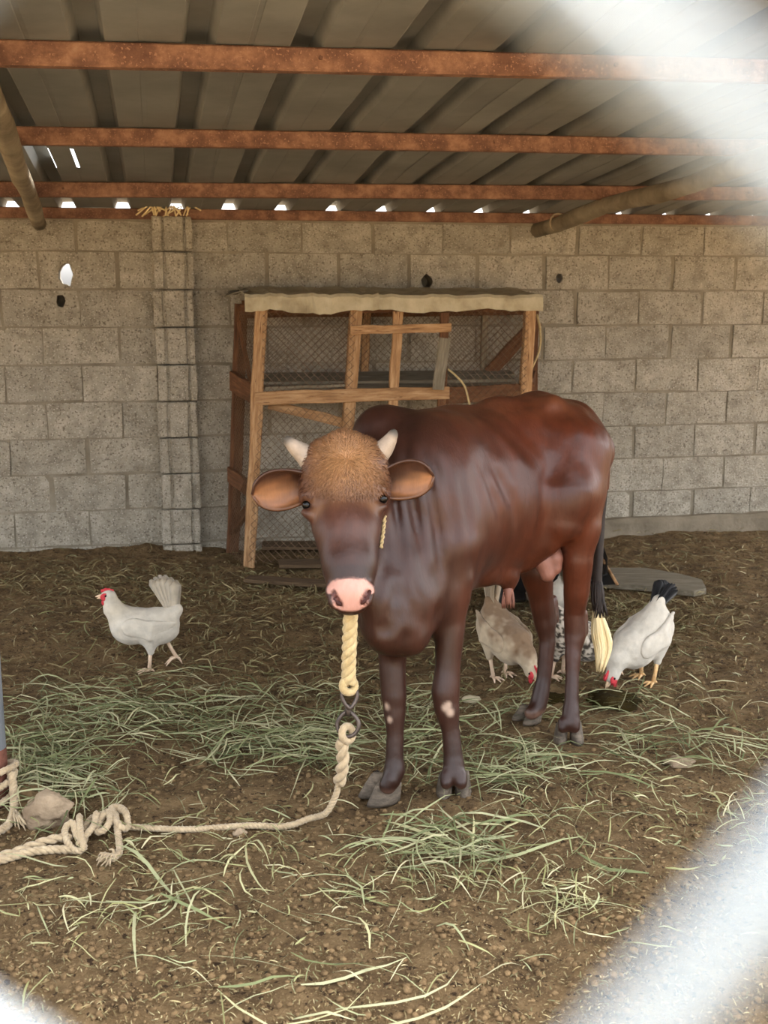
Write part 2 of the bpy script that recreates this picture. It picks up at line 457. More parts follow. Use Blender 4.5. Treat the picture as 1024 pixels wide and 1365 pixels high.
# ------------------------------------------------------------------ ground
def ground_h(x, y):
    p = np.stack([x, y, np.zeros_like(x)], -1)
    h = 0.016 * fbm(p, 1.7, 3, 3) + 0.010 * fbm(p, 9, 4, 11)
    h += 0.006 * np.maximum(fbm(p, 30, 2, 23), 0)
    # heaped litter along the wall, left
    wx = (x - W0[0]) * WU[0] + (y - W0[1]) * WU[1]; wo = (x - W0[0]) * WN[0] + (y - W0[1]) * WN[1]
    h += 0.04 * np.exp(-np.maximum(wo, 0) / 0.22) * np.clip((0.9 - wx) / 0.5, 0, 1)
    return h
x0, x1, y0, y1, st = -3.4, 3.8, 1.0, 7.4, 0.02
xs = np.arange(x0, x1 + 1e-6, st); ys = np.arange(y0, y1 + 1e-6, st)
gx, gy = np.meshgrid(xs, ys, indexing='ij')
gz = ground_h(gx, gy)
edge = np.minimum.reduce([(gx - x0), (x1 - gx), (gy - y0), (y1 - gy)]) / 0.3
gz = gz * np.clip(edge, 0, 1)
nx, ny = gx.shape
GV = np.stack([gx, gy, gz], -1).reshape(-1, 3)
ii, jj = np.meshgrid(np.arange(nx - 1), np.arange(ny - 1), indexing='ij')
q = (ii * ny + jj).ravel()
GF = np.stack([q, q + ny, q + ny + 1, q + 1], 1)
far = 45.0
ring = [(-far, -far), (x0, -far), (x1, -far), (far, -far), (-far, y0), (x0, y0), (x1, y0), (far, y0),
        (-far, y1), (x0, y1), (x1, y1), (far, y1), (-far, far), (x0, far), (x1, far), (far, far)]
o0 = len(GV)
GV = np.vstack([GV, np.array([(a, b, 0.0) for a, b in ring])])
RF = []
for r in range(3):
    for c in range(3):
        if r == 1 and c == 1: continue
        a = o0 + r * 4 + c; RF.append((a, a + 1, a + 5, a + 4))
floor = np_mesh('floor', GV, np.vstack([GF, np.array(RF)]), M['soil'])
structure(floor)
# open yard outside the shelter is pale sand, the trampled soil inside is darker
t = M['soil'].node_tree; N = t.nodes; L = t.links
b = N['Principled BSDF']; src = b.inputs['Base Color'].links[0].from_socket
ge = N.new('ShaderNodeNewGeometry'); sx = N.new('ShaderNodeSeparateXYZ'); L.new(ge.outputs['Position'], sx.inputs[0])
mr = N.new('ShaderNodeMapRange'); mr.inputs[1].default_value = 1.7; mr.inputs[2].default_value = 0.9
L.new(sx.outputs['Y'], mr.inputs[0])
mx = N.new('ShaderNodeMix'); mx.data_type = 'RGBA'; L.new(mr.outputs[0], mx.inputs[0]); L.new(src, mx.inputs[6])
mx.inputs[7].default_value = lin4((176, 152, 118)); L.new(mx.outputs[2], b.inputs['Base Color'])

def gh(x, y): return float(ground_h(np.array([x]), np.array([y]))[0])
def GP(px, py, lift=0.0):
    p = G(px, py); p[2] = gh(p[0], p[1]) + lift; return p

# ------------------------------------------------------------------ back wall of concrete blocks
WALL_T = 0.15
z_top = WP(100, 292)[2]
UL, UR = -2.6, 6.6
COURSE = 0.2
zc0 = WP(100, 334.7)[2]                      # the joint under the top course
def slab(name, u0, u1, z0, z1, off0, off1, m):
    V = [WC(u, o, z) for u in (u0, u1) for o in (off0, off1) for z in (z0, z1)]
    F = [(0, 1, 3, 2), (4, 6, 7, 5), (0, 4, 5, 1), (2, 3, 7, 6), (0, 2, 6, 4), (1, 5, 7, 3)]
    return mesh_obj(name, V, F, m)
wtl, wtr = WP(0, 291), WP(1000, 301)
def ztop(u): return wtl[2] + (wtr[2] - wtl[2]) * (u - UW(wtl)) / (UW(wtr) - UW(wtl))
wall = slab('wall_back', UL, UR, -0.1, z_top, -WALL_T, -0.009, M['mortar'])
for v in wall.data.vertices:
    if v.co.z > 1: v.co.z = ztop(UW(v.co)) + 0.004
structure(wall)
HOLES = [(88, 366, 9, 14, -0.4), (81, 401, 6, 8, -0.13), (570, 375, 9, 9, -0.13), (746, 371, 5, 6, -0.4)]
def hole_cutter(px, py, rx, ry, back, s=1.0):
    c = WP(px, py); k = np.linalg.norm(c - CAM) / FPX
    bm_v = []; n = 11; rr = random.Random(int(px))
    jt = [rr.uniform(0.8, 1.15) for _ in range(n)]
    V = []
    for off in (0.12, back):
        for i in range(n):
            a = 2 * math.pi * i / n
            V.append(c + WN * off + (WU * math.cos(a) * rx * k + np.array([0, 0, 1]) * math.sin(a) * ry * k) * jt[i] * s)
    F = [tuple(range(n)), tuple(range(n, 2 * n))[::-1]] + [(i, n + i, n + (i + 1) % n, (i + 1) % n) for i in range(n)]
    o = mesh_obj('cutter', V, F, None)
    bm = bmesh.new(); bm.from_mesh(o.data); bmesh.ops.recalc_face_normals(bm, faces=bm.faces); bm.to_mesh(o.data); bm.free()
    return o, c
def cut(o, cutters):
    for c in cutters:
        md = o.modifiers.new('b', 'BOOLEAN'); md.object = c; md.operation = 'DIFFERENCE'; md.solver = 'EXACT'
    dg = bpy.context.evaluated_depsgraph_get(); dg.update()
    me = bpy.data.meshes.new_from_object(o.evaluated_get(dg))
    o.modifiers.clear(); o.data = me
bm = bmesh.new(); bm.from_mesh(wall.data); bmesh.ops.recalc_face_normals(bm, faces=bm.faces); bm.to_mesh(wall.data); bm.free()
cutters = [hole_cutter(*h) for h in HOLES]

def block_mesh(name, wx, hz, seed, groove=False, depth=0.02):
    """rough block face: subdivided front with worn irregular edges, unit offsets in metres"""
    nxx, nzz = 8, 4
    us = np.linspace(-wx / 2, wx / 2, nxx + 1); zs = np.linspace(-hz / 2, hz / 2, nzz + 1)
    V = []; F = []
    for i, u in enumerate(us):
        for k, z in enumerate(zs):
            e = (i in (0, nxx)) + (k in (0, nzz))
            p = np.array([[u * 3 + seed * 5.1, z * 3, seed * 1.7]])
            du = 0.006 * float(vnoise(p, 3.0, 5)[0]) * (1 if i in (0, nxx) else 0.2)
            dz = 0.005 * float(vnoise(p, 3.0, 9)[0]) * (1 if k in (0, nzz) else 0.2)
            dep = 0.004 * float(fbm(p, 4.0, 2, 2)[0]) - (0.003 if e == 1 else 0.005 if e == 2 else 0)
            V.append((u + du, -dep, z + dz))
    m1 = nzz + 1
    for i in range(nxx):
        for k in range(nzz):
            F.append((i * m1 + k, (i + 1) * m1 + k, (i + 1) * m1 + k + 1, i * m1 + k + 1))
    rim = [i * m1 for i in range(nxx + 1)] + [nxx * m1 + k for k in range(1, m1)] + [i * m1 + nzz for i in range(nxx - 1, -1, -1)] + [k for k in range(nzz - 1, 0, -1)]
    base = len(V)
    for r in rim: V.append((V[r][0], depth, V[r][2]))
    n = len(rim)
    for i in range(n): F.append((rim[(i + 1) % n], rim[i], base + i, base + (i + 1) % n))
    F.append(tuple(base + i for i in range(n)))
    me = bpy.data.meshes.new(name); me.from_pydata([tuple(map(float, v)) for v in V], [], F); me.update()
    me.materials.append(M['block'])
    return me
BW = 0.388
block_meshes = [block_mesh('block', BW - 0.014, COURSE - 0.012, k) for k in range(14)]
half_meshes = [block_mesh('block', BW / 2 - 0.014, COURSE - 0.012, k + 30) for k in range(4)]
rot = Matrix((Vector(WU), Vector(-WN), Vector((0, 0, 1)))).transposed().to_4x4()
uE = UW(WP(111, 505)); uO = UW(WP(57, 455))
u846 = UW(WP(846, 560)); u805 = UW(WP(805, 560))
def phase_pitch(a, bb):
    n = round((bb - a) / 0.392); return (bb - a) / n
pE = phase_pitch(uE, u846); pO = phase_pitch(uO, u805)
PIER_U0, PIER_U1 = UW(WP(203, 330)), UW(WP(256, 330))
nb = 0
cut_list = {}
for c in range(-1, 10):
    z1_ = zc0 - COURSE * c; z0_ = z1_ - COURSE
    if c == -1: z1_ = z_top; z0_ = zc0
    hz = z1_ - z0_
    if z1_ < 0.0: continue
    even = (c % 2 == 1)
    # course 0 lies under the first joint
    ph, pt = (uO, pO) if c % 2 == 0 else (uE, pE)
    k0 = math.floor((UL - ph) / pt); k1 = math.ceil((UR - ph) / pt)
    for k in range(k0, k1):
        a = ph + pt * k + random.uniform(-0.012, 0.012); bb = ph + pt * (k + 1)
        cu = (a + bb) / 2
        if a > 5.6 or bb < -2.2: continue
        wdt = (bb - a)
        if c == -1: z1_ = ztop(cu) - 0.004; hz = z1_ - z0_
        o = bpy.data.objects.new('block', random.choice(block_meshes)); COL.objects.link(o)
        Mx = rot.copy(); Mx.translation = Vector(WC(cu, random.uniform(-0.003, 0.004), (z0_ + z1_) / 2 + random.uniform(-0.003, 0.003)))
        flip = random.choice((-1, 1))
        Mx = Mx @ Matrix.Rotation(random.uniform(-0.01, 0.01), 4, 'Y') @ Matrix.Diagonal((wdt / BW, 1, hz / COURSE, 1))
        o.matrix_world = Mx
        nb += 1
        for (cc, hc), h in zip(cutters, HOLES):
            hu = UW(hc)
            if a - 0.05 < hu < bb + 0.05 and z0_ - 0.05 < hc[2] < z1_ + 0.05: cut_list.setdefault(o, []).append(cc)
        o['w'] = 1
cut(wall, [c for c, _ in cutters])
for o, cs in cut_list.items():
    o.data = o.data.copy()
    cut(o, cs)
for o in list(COL.objects):
    if 'w' in o.keys():
        del o['w']; o.parent = wall
for c, _ in cutters: bpy.data.objects.remove(c)

# pier of stacked hollow blocks
def pier_mesh(wx, hz, dep, seed):
    g = 0.012
    prof = [(-wx/2, 0.05), (-wx/2, -dep+0.006), (-wx/2+0.006, -dep), (-wx/2+0.045, -dep), (-wx/2+0.05, -dep+g), (-wx/2+0.062, -dep+g), (-wx/2+0.067, -dep-0.002),
            (wx/2-0.05, -dep-0.002), (wx/2-0.045, -dep+g), (wx/2-0.036, -dep+g), (wx/2-0.03, -dep), (wx/2-0.006, -dep), (wx/2, -dep+0.006), (wx/2, 0.05)]
    V = []; F = []; n = len(prof); rr = random.Random(seed)
    zz = [-hz/2, -hz/2+0.008, -hz/6, hz/6, hz/2-0.008, hz/2]
    for k, z in enumerate(zz):
        s = 0.006 if k in (0, 5) else 0
        for (x, y) in prof: V.append((x*(1-s/wx) + rr.uniform(-.003, .003), y + s + rr.uniform(-.0025, .0025), z))
    for k in range(5):
        for j in range(n-1): F.append((k*n+j, k*n+j+1, (k+1)*n+j+1, (k+1)*n+j))
    F.append(tuple(range(n))[::-1]); F.append(tuple(5*n+j for j in range(n)))
    me = bpy.data.meshes.new('pier_block'); me.from_pydata(V, [], F); me.update(); me.materials.append(M['block']); return me
pw = PIER_U1 - PIER_U0
pms = [pier_mesh(pw, COURSE - 0.008, 0.07, s) for s in range(4)]
z = z_top + 0.02; zz = [z_top + 0.02] + [zc0 - COURSE * k for k in range(0, 10)]
for k in range(len(zz) - 1):
    if zz[k] < 0.02: continue
    h = zz[k] - zz[k + 1]
    o = bpy.data.objects.new('pier_block', pms[k % 4]); COL.objects.link(o)
    Mx = rot.copy(); Mx.translation = Vector(WC((PIER_U0 + PIER_U1) / 2 + 0.005 * math.sin(k * 2.1), 0.0, (zz[k] + zz[k + 1]) / 2))
    o.matrix_world = Mx @ Matrix.Diagonal((1, 1, h / COURSE, 1)); o.parent = wall
# low footing along the right half of the wall
def footing():
    u0 = UW(WP(560, 700)); V = []; F = []; n = 40
    for i in range(n + 1):
        u = u0 + (UR - u0) * i / n; w = 0.02 * math.sin(i * 1.7) + 0.01 * math.sin(i * 4.1)
        for (o, zz_) in ((-0.05, 0.10), (0.05 + w * .3, 0.10 + w * .3), (0.075 + w * .4, 0.075), (0.10, -0.1), (-0.05, -0.1)):
            V.append(WC(u, o, zz_))
    for i in range(n):
        for j in range(4): F.append((i*5+j, i*5+j+1, (i+1)*5+j+1, (i+1)*5+j))
    F += [tuple(range(5)), tuple(n*5+j for j in range(5))[::-1]]
    o = mesh_obj('baseboard_back', V, F, M['concrete']); structure(o)
footing()

# ------------------------------------------------------------------ roof
# purlins: (px,py of lower edge at left), (right), offset from the wall, height
PUR = [((0, 86), (780, 103), 3.15, 0.062), ((10, 192), (880, 205), 2.0, 0.062), ((0, 262), (850, 266), 0.9, 0.066), ((0, 290), (1000, 300), 0.03, 0.055)]
roof_pts = []
plabels = ['rust-brown steel roof beam nearest the camera, widest of the four', 'rusty steel roof beam, second from the front',
           'rusty steel roof beam, third from the front', 'dark rusty steel beam lying on top of the block wall']
for i, (a, bb, off, h) in enumerate(PUR):
    pa = WP(*a, off); pb = WP(*bb, off)
    ua, ub = UW(pa), UW(pb)
    sl = (pb[2] - pa[2]) / (ub - ua)
    def zl(u, za=pa[2], ua=ua, sl=sl): return za + sl * (u - ua)
    roof_pts.append((off, zl, h))
    t_ = 0.045
    root = empty('steel_purlin', WC(1.5, off, zl(1.5)), plabels[i], 'beam', 'rusty steel roof beams')
    o = beam('square_tube', WC(-2.5, off - t_/2, zl(-2.5) + h/2), WC(6.0, off - t_/2, zl(6.0) + h/2), h, t_, WN, M['rust'], seg=14, jit=0.0015, ch=0.1)
    par(o, root)
    # tie wire / screw tips every second rib
    for k in range(9):
        u = -1.6 + k * 0.84
        v, f = tube([WC(u, off + 0.003, zl(u) + h * 0.55), WC(u, off + 0.012, zl(u) + h * 0.55)], 0.006, 6)
        par(mesh_obj('bolt', v, f, M['rust']), o)
def roof_z(u, off):
    if off > roof_pts[0][0]: (o1, f1, h1), (o2, f2, h2) = roof_pts[0], roof_pts[3]
    elif off < roof_pts[3][0]: (o1, f1, h1), (o2, f2, h2) = roof_pts[2], roof_pts[3]
    else:
        for k in range(3):
            if roof_pts[k + 1][0] <= off: (o1, f1, h1), (o2, f2, h2) = roof_pts[k], roof_pts[k + 1]; break
    z1_, z2_ = f1(u) + h1, f2(u) + h2
    return z2_ + (z1_ - z2_) * (off - o2) / (o1 - o2) + 0.003
RIB = 0.283
u_rib = UW(WP(163, 270, 0.0))
ceil = empty('ceiling', WC(1.5, 2.0, roof_z(1.5, 2.0)))
structure(ceil, 'corrugated grey metal sheet roof over the pen', 'roof')
ROOF_OFF0, ROOF_OFF1 = -0.10, 4.3
def roof_sheet(u0, nrib, hole=False):
    prof = []
    for k in range(nrib):
        c = u0 + RIB * k
        prof += [(c - RIB / 2, 0), (c - 0.047, 0), (c - 0.043, 0.001), (c - 0.027, 0.042), (c + 0.027, 0.042), (c + 0.043, 0.001), (c + 0.047, 0), (c + 0.125, 0.0), (c + 0.128, 0.002)]
    prof.append((u0 + RIB * (nrib - 0.5) + 0.03, 0.001))
    offs = np.linspace(ROOF_OFF0, ROOF_OFF1, 45)
    V = []; F = []; n = len(prof)
    for off in offs:
        for (u, dz) in prof:
            V.append(WC(u, off, roof_z(u, off) + dz + 0.0025 * math.sin(u * 9 + off * 5)))
    hu = UW(WP(80, 210, 1.45))
    for i in range(len(offs) - 1):
        for j in range(n - 1):
            om = (offs[i] + offs[i + 1]) / 2
            if hole and prof[j + 1][0] - prof[j][0] < 0.03 and prof[j + 1][1] < prof[j][1] and abs(prof[j][0] - hu) < 0.14 and 1.2 < om < 1.55: continue
            F.append((i * n + j, (i + 1) * n + j, (i + 1) * n + j + 1, i * n + j + 1))
    o = mesh_obj('roof_sheet', V, F, M['roof'])
    md = o.modifiers.new('s', 'SOLIDIFY'); md.thickness = 0.0012; md.offset = 1
    par(o, ceil)
for k in range(-3, 7):
    roof_sheet(u_rib - RIB + k * 3 * RIB, 3, hole=(k in (-1, 0)))
# round rafters under the purlins
def pole_thing(name, a, bb, r, label):
    root = empty(name, bb, label, 'pole')
    a = np.array(a); bb = np.array(bb); n = 14
    pts = [a + (bb - a) * i / n + np.array([0, 0, 0.012 * math.sin(i * 1.3)]) for i in range(n + 1)]
    v, f = tube(pts, [r * (1 + 0.06 * math.sin(i * 2.2)) for i in range(n + 1)], 12)
    o = mesh_obj('pole_shaft', v, f, M['pole'], smooth=True)
    par(o, root)
    return root
pe = WP(52, 296, 0.12)
p2 = WP(-10, 135, 2.75)
pole_thing('roof_pole', p2 + (p2 - pe) * 0.5, pe, 0.038, 'grey weathered round pole under the roof at the far left')
pe = WP(716, 305, 0.12)
p2 = WP(940, 237, 1.75)
rp = pole_thing('roof_pole', p2 + (p2 - pe) * 1.2, pe, 0.042, 'grey weathered round pole slanting under the roof at the right')
ring = [pe + (p2 - pe) * 0.16 + 0.046 * (math.cos(a) * np.array([0, 0, 1]) + math.sin(a) * WU) for a in np.linspace(0, 2 * math.pi, 13)[:-1]]
v, f = tube(ring, 0.006, 5, close=True); par(mesh_obj('tie_wire', v, f, M['rope'], True), rp)
# straw wad on the pier
root_v = []
for k in range(14):
    c = WC((PIER_U0 + PIER_U1) / 2 + random.uniform(-.1, .1), 0.04 + random.uniform(0, .05), z_top + 0.02)
    root_v.append(tube(spline([c, c + np.array([random.uniform(-.04, .04), -0.01, .05]), c + np.array([random.uniform(-.1, .1), -0.02, random.uniform(-.01, .03)])], 7), 0.004, 4))
v, f = join(root_v)
tag(mesh_obj('straw_wad', v, f, M['hair_cream']), 'small yellowish straw wad on top of the block pier', 'straw')

# ------------------------------------------------------------------ steel post at the left edge
def steel_post():
    b0 = P(12, 1062, 3.17); bx, by = b0[0] - 0.043, b0[1]
    root = empty('steel_post', (bx, by, 0), 'blue-grey round steel roof post with a rusted foot at the left edge', 'post')
    v, f = tube([(bx, by, 0.16), (bx, by, 0.9), (bx - 0.004, by, roof_pts[0][1](UW((bx, by, 0))) - 0.003)], 0.042, 20)
    par(mesh_obj('upper_shaft', v, f, M['post'], True), root)
    v, f = tube([(bx, by, -0.05), (bx, by, 0.05), (bx, by, 0.165)], [0.0435, 0.043, 0.0425], 20)
    par(mesh_obj('rusted_foot', v, f, M['rust2'], True), root)
    return bx, by
M['post'] = mat('blue_grey_paint', [(0.3, (132, 142, 156)), (0.7, (166, 174, 186))], 6, rough=0.5, bump=0.15, spec=0.4)
M['rust2'] = mat('rusted_foot', [(0.3, (84, 52, 42)), (0.7, (128, 84, 68))], 12, rough=0.8, bump=0.5, bscale=60, spec=0.2)
POST = steel_post()

# ------------------------------------------------------------------ hen coop against the wall
FO, BO = 0.42, 0.09
def F_(px, py, o=0.0): return WP(px, py, FO + o)
def B_(px, py, o=0.0): return WP(px, py, BO + o)
cb = G(515, 740)
coop = empty('hen_coop', (float(F_(515, 750)[0]), float(F_(515, 750)[1]), 0.0), 'tall wooden hen coop with wire mesh sides against the block wall', 'coop')
PXM = 6.1 / FPX
def cp(name, a, bb, wpx, t, m='wood', n=WN, jit=0.003, **k):
    o = beam(name, a, bb, wpx * PXM, t, n, M[m], jit=jit, **k); par(o, coop); return o
def down(px, py, off):  # the ground point under a wall-plane point
    p = WP(px, py, off); return np.array([p[0], p[1], 0.0])
fl_b = WP(331, 752, FO); fl_b[2] = -0.02
cp('post', F_(349, 410), fl_b, 15, 0.045, seg=10, jit=0.004)
cp('post', F_(475, 413, -.01), F_(452, 728, -.01), 16, 0.045, seg=8, seed=1)
fr_b = F_(697, 525); fr_b = np.array([F_(690, 700)[0], F_(690, 700)[1], -0.02])
cp('post', F_(706, 410), fr_b, 15, 0.045, seg=8, seed=2)
bl_b = down(309, 700, BO)
cp('post', B_(322, 405), bl_b, 17, 0.04, 'wood_red', seg=8, seed=3)
cp('post', B_(713, 408), down(707, 690, BO), 10, 0.04, 'wood_red', seed=4)
cp('post', B_(490, 412), B_(485, 505), 11, 0.035, 'wood', seed=5)
cp('post', B_(646, 418), B_(644, 500), 8, 0.03, 'wood_grey', seed=6)
cp('brace', WP(716, 428, BO + .1), B_(652, 497, .03), 17, 0.03, 'wood_red', seed=7)
# front rails
cp('rail', F_(340, 531, .02), F_(598, 523, .02), 17, 0.03, 'wood', seed=8, seg=8)
cp('rail', F_(590, 527, -.01), F_(712, 521, -.01), 22, 0.03, 'wood_red', seed=9)
cp('rail', F_(345, 411, -.02), F_(712, 410, -.02), 12, 0.03, 'wood_red', seed=10)
cp('rail', B_(322, 412), B_(712, 408), 24, 0.03, 'wood_red', seed=11)
# little door frame
cp('door_rail', F_(467, 440, .045), F_(601, 437, .045), 11, 0.02, 'wood', seed=13)
cp('door_stile', F_(531, 416, .015), F_(523, 556, .015), 13, 0.025, 'wood', seed=14, seg=8)
cp('door_stile', F_(593, 416, .015), F_(588, 556, .015), 12, 0.025, 'wood_red', seed=15, seg=8)
nt = WN * 0.75 + WU * 0.66
cp('loose_board', F_(593, 450, .06), F_(584, 520, .06), 22, 0.016, 'wood_grey', n=nt, seed=16)
cp('brace', F_(358, 538, -.08), F_(470, 567, -.03), 13, 0.03, 'wood', seed=17)
# left side boards and brace
LN = -WU
cp('side_board', F_(342, 528, -.02), B_(309, 508, .0), 27, 0.025, 'wood_red', n=LN, seed=18)
cp('side_board', F_(336, 655, -.02), B_(306, 632, .0), 22, 0.025, 'wood_red', n=LN, seed=19)
cp('side_board', F_(347, 416, -.02), B_(322, 412, .0), 12, 0.025, 'wood_red', n=LN, seed=20)
cp('brace', F_(338, 668, -.03), B_(311, 705, .02), 15, 0.025, 'wood_red', n=LN, seed=21)
cp('brace', F_(341, 540, -.05), B_(318, 430, .02), 11, 0.02, 'wood_red', n=LN, seed=22)
cp('side_board', F_(703, 524, -.02), B_(712, 504, .0), 22, 0.025, 'wood_red', n=LN, seed=23)
# shelf boards
zf = F_(460, 519)[2]
uu0, uu1 = UW(F_(350, 519)), UW(F_(702, 519))
for k in range(3):
    o1 = BO + 0.02 + k * 0.105; oc = o1 + 0.05
    dz = 0.005 * math.sin(k * 2) + 0.055 * (2.4 - k) / 2.4
    cp('shelf_board', WC(uu0, oc, zf + dz), WC(uu1 - 0.03 * k, oc, zf - 0.004 * k + dz), 0.1 / PXM, 0.02, 'wood_grey', n=WN * 0.2 + np.array([0, 0, 1]), seed=24 + k)
cp('shelf_board', WC(uu0 + 0.01, FO - 0.02, zf + .012), WC(UW(F_(462, 519)), FO - 0.02, zf + 0.02), 0.05 / PXM, 0.016, 'wood_grey', n=(0, 0, 1), seed=28)
zl_ = B_(380, 640)[2]
cp('shelf_board', WC(uu0, (FO + BO) / 2, zl_), WC(uu1, (FO + BO) / 2, zl_ - .01), 0.28 / PXM, 0.02, 'wood_old', n=(0, 0, 1), seed=29)
# tin roof: two overlapping sheets with a bent front lip
def tin(u0, u1, zoff, ov, lipdrop, seed, skew=0.0):
    n = 22; V = []; F = []; rr = random.Random(seed)
    zt = F_(500, 394)[2]
    for i in range(n + 1):
        s = i / n; u = u0 + (u1 - u0) * s
        w = 0.004 * math.sin(s * 23 + seed) + 0.003 * math.sin(s * 61 + seed)
        sag = -0.012 * math.sin(s * math.pi)
        zt_ = zt + zoff + w
        V += [WC(u, 0.03, zt_ + 0.045), WC(u, 0.2, zt_ + 0.02 + w), WC(u, FO + 0.05 + ov, zt_ + 0.004), WC(u + skew, FO + 0.062 + ov, zt_ - 0.012),
              WC(u + skew, FO + 0.066 + ov + w, zt_ - lipdrop * (0.92 + 0.1 * math.sin(s * 9 + seed) ) + sag * .4)]
    for i in range(n):
        for j in range(4): F.append((i*5+j, i*5+j+1, (i+1)*5+j+1, (i+1)*5+j))
    o = mesh_obj('roof_sheet', V, F, M['tin'])
    md = o.modifiers.new('s', 'SOLIDIFY'); md.thickness = 0.004
    par(o, coop)
tin(UW(F_(326, 395, .06)), UW(F_(505, 395, .06)), 0.004, 0.006, 0.092, 3, 0.0)
tin(UW(F_(489, 395, .06)), UW(F_(724, 395, .06)), 0.0, 0.0, 0.082, 5, 0.0)
# curled flap at the left end
V = []; F = []
for i in range(7):
    s = i / 6
    a = WP(300 + 30 * s, 397 - 8 * math.sin(s * 1.6), 0.30 - 0.02 * s); bq = WP(307 + 24 * s, 389 - 2 * s, 0.06)
    V += [a, (a + bq) / 2 + np.array([0, 0, .01 * math.sin(s * 9)]), bq]
for i in range(6):
    for j in range(2): F.append((i*3+j, i*3+j+1, (i+1)*3+j+1, (i+1)*3+j))
o = mesh_obj('roof_flap', V, F, M['wood_grey']); md = o.modifiers.new('s', 'SOLIDIFY'); md.thickness = 0.008; par(o, coop)
# wire mesh panels
def wire_panel(c00, c10, c01, c11, pitch=0.041, r=0.0014, wob=0.004, seed=0):
    c00, c10, c01, c11 = map(np.asarray, (c00, c10, c01, c11))
    Wd = np.linalg.norm(c10 - c00); Hd = np.linalg.norm(c01 - c00)
    nn = np.cross(c10 - c00, c01 - c00); nn = nn / np.linalg.norm(nn)
    def pt(x, y):
        s, t_ = x / Wd, y / Hd
        p = (c00 * (1-s) + c10 * s) * (1-t_) + (c01 * (1-s) + c11 * s) * t_
        return p + nn * wob * math.sin(x * 9 + seed) * math.sin(y * 7 + seed)
    parts = []
    for sg in (1, -1):
        c = -Hd if sg == 1 else 0.0
        end = Wd if sg == 1 else Wd + Hd
        while c < end:
            # line x = c + sg*y
            ya = max(0.0, (-c if sg == 1 else c - Wd)); yb = min(Hd, (Wd - c if sg == 1 else c))
            if yb - ya > 0.02:
                k = max(2, int((yb - ya) / 0.09) + 1)
                pts = [pt(min(max(c + sg * y, 0), Wd), y) + nn * r * sg for y in np.linspace(ya, yb, k)]
                parts.append(tube(pts, r, 3, cap=False))
            c += pitch
    v, f = join(parts)
    o = mesh_obj('wire_mesh', v, f, M['wire']); o['kind'] = 'stuff'; par(o, coop)
def q_(px, py, off): return WP(px, py, off)
e = FO + 0.028
wire_panel(q_(349, 526, e), q_(470, 522, e), q_(350, 412, e), q_(475, 412, e), seed=1)
wire_panel(q_(590, 545, e), q_(700, 540, e), q_(594, 412, e), q_(706, 412, e), seed=2)
wire_panel(q_(331, 750, e), q_(690, 745, e), q_(345, 545, e), q_(695, 540, e), seed=3)
wire_panel(q_(345, 505, BO + .02), q_(700, 500, BO + .02), q_(345, 415, BO + .02), q_(705, 412, BO + .02), seed=4)
sd = -WU * 0.02
wire_panel(bl_b + sd, fl_b + sd, B_(322, 415) + sd, F_(349, 415) + sd, pitch=0.03, seed=5)
wire_panel(F_(699, 540), np.array(down(707, 690, BO)) + np.array([0, 0, .6]), F_(706, 415), B_(713, 412), pitch=0.03, seed=6)
# cord and cable
v, f = tube(spline([WP(716, 419, .3), WP(720, 440, .32), WP(719, 466, .34), WP(708, 494, .4)], 24), 0.007, 6)
tag(mesh_obj('white_cable', v, f, M['rope_yel'], True), 'white cable hanging at the right end of the coop', 'cable')
v, f = tube(spline([F_(597, 492, .05), F_(606, 499, .06), F_(619, 514, .07), F_(625, 535, .06), F_(630, 560, .05)], 24), 0.006, 6)
tag(mesh_obj('thin_cord', v, f, M['rope_yel'], True), 'pale thin cord dangling from the coop door', 'cord')
# old boards on the ground inside the coop
for k, (a, bb, w) in enumerate([((350, 735), (470, 733), 0.16), ((372, 760), (470, 757), 0.14), ((330, 780), (460, 788), 0.10)]):
    pa, pb = G(*a), G(*bb)
    pa[2] = 0.035; pb[2] = 0.03
    o = beam('loose_board', pa, pb, w, 0.018, (0.05, 0, 1), M['wood_old'], seed=40 + k)
    tag(o, ['dirty brown board on the ground at the back of the coop', 'dirty brown board on the ground under the coop front', 'short dirty brown board nearest the camera before the coop'][k], 'board', 'boards under the coop')

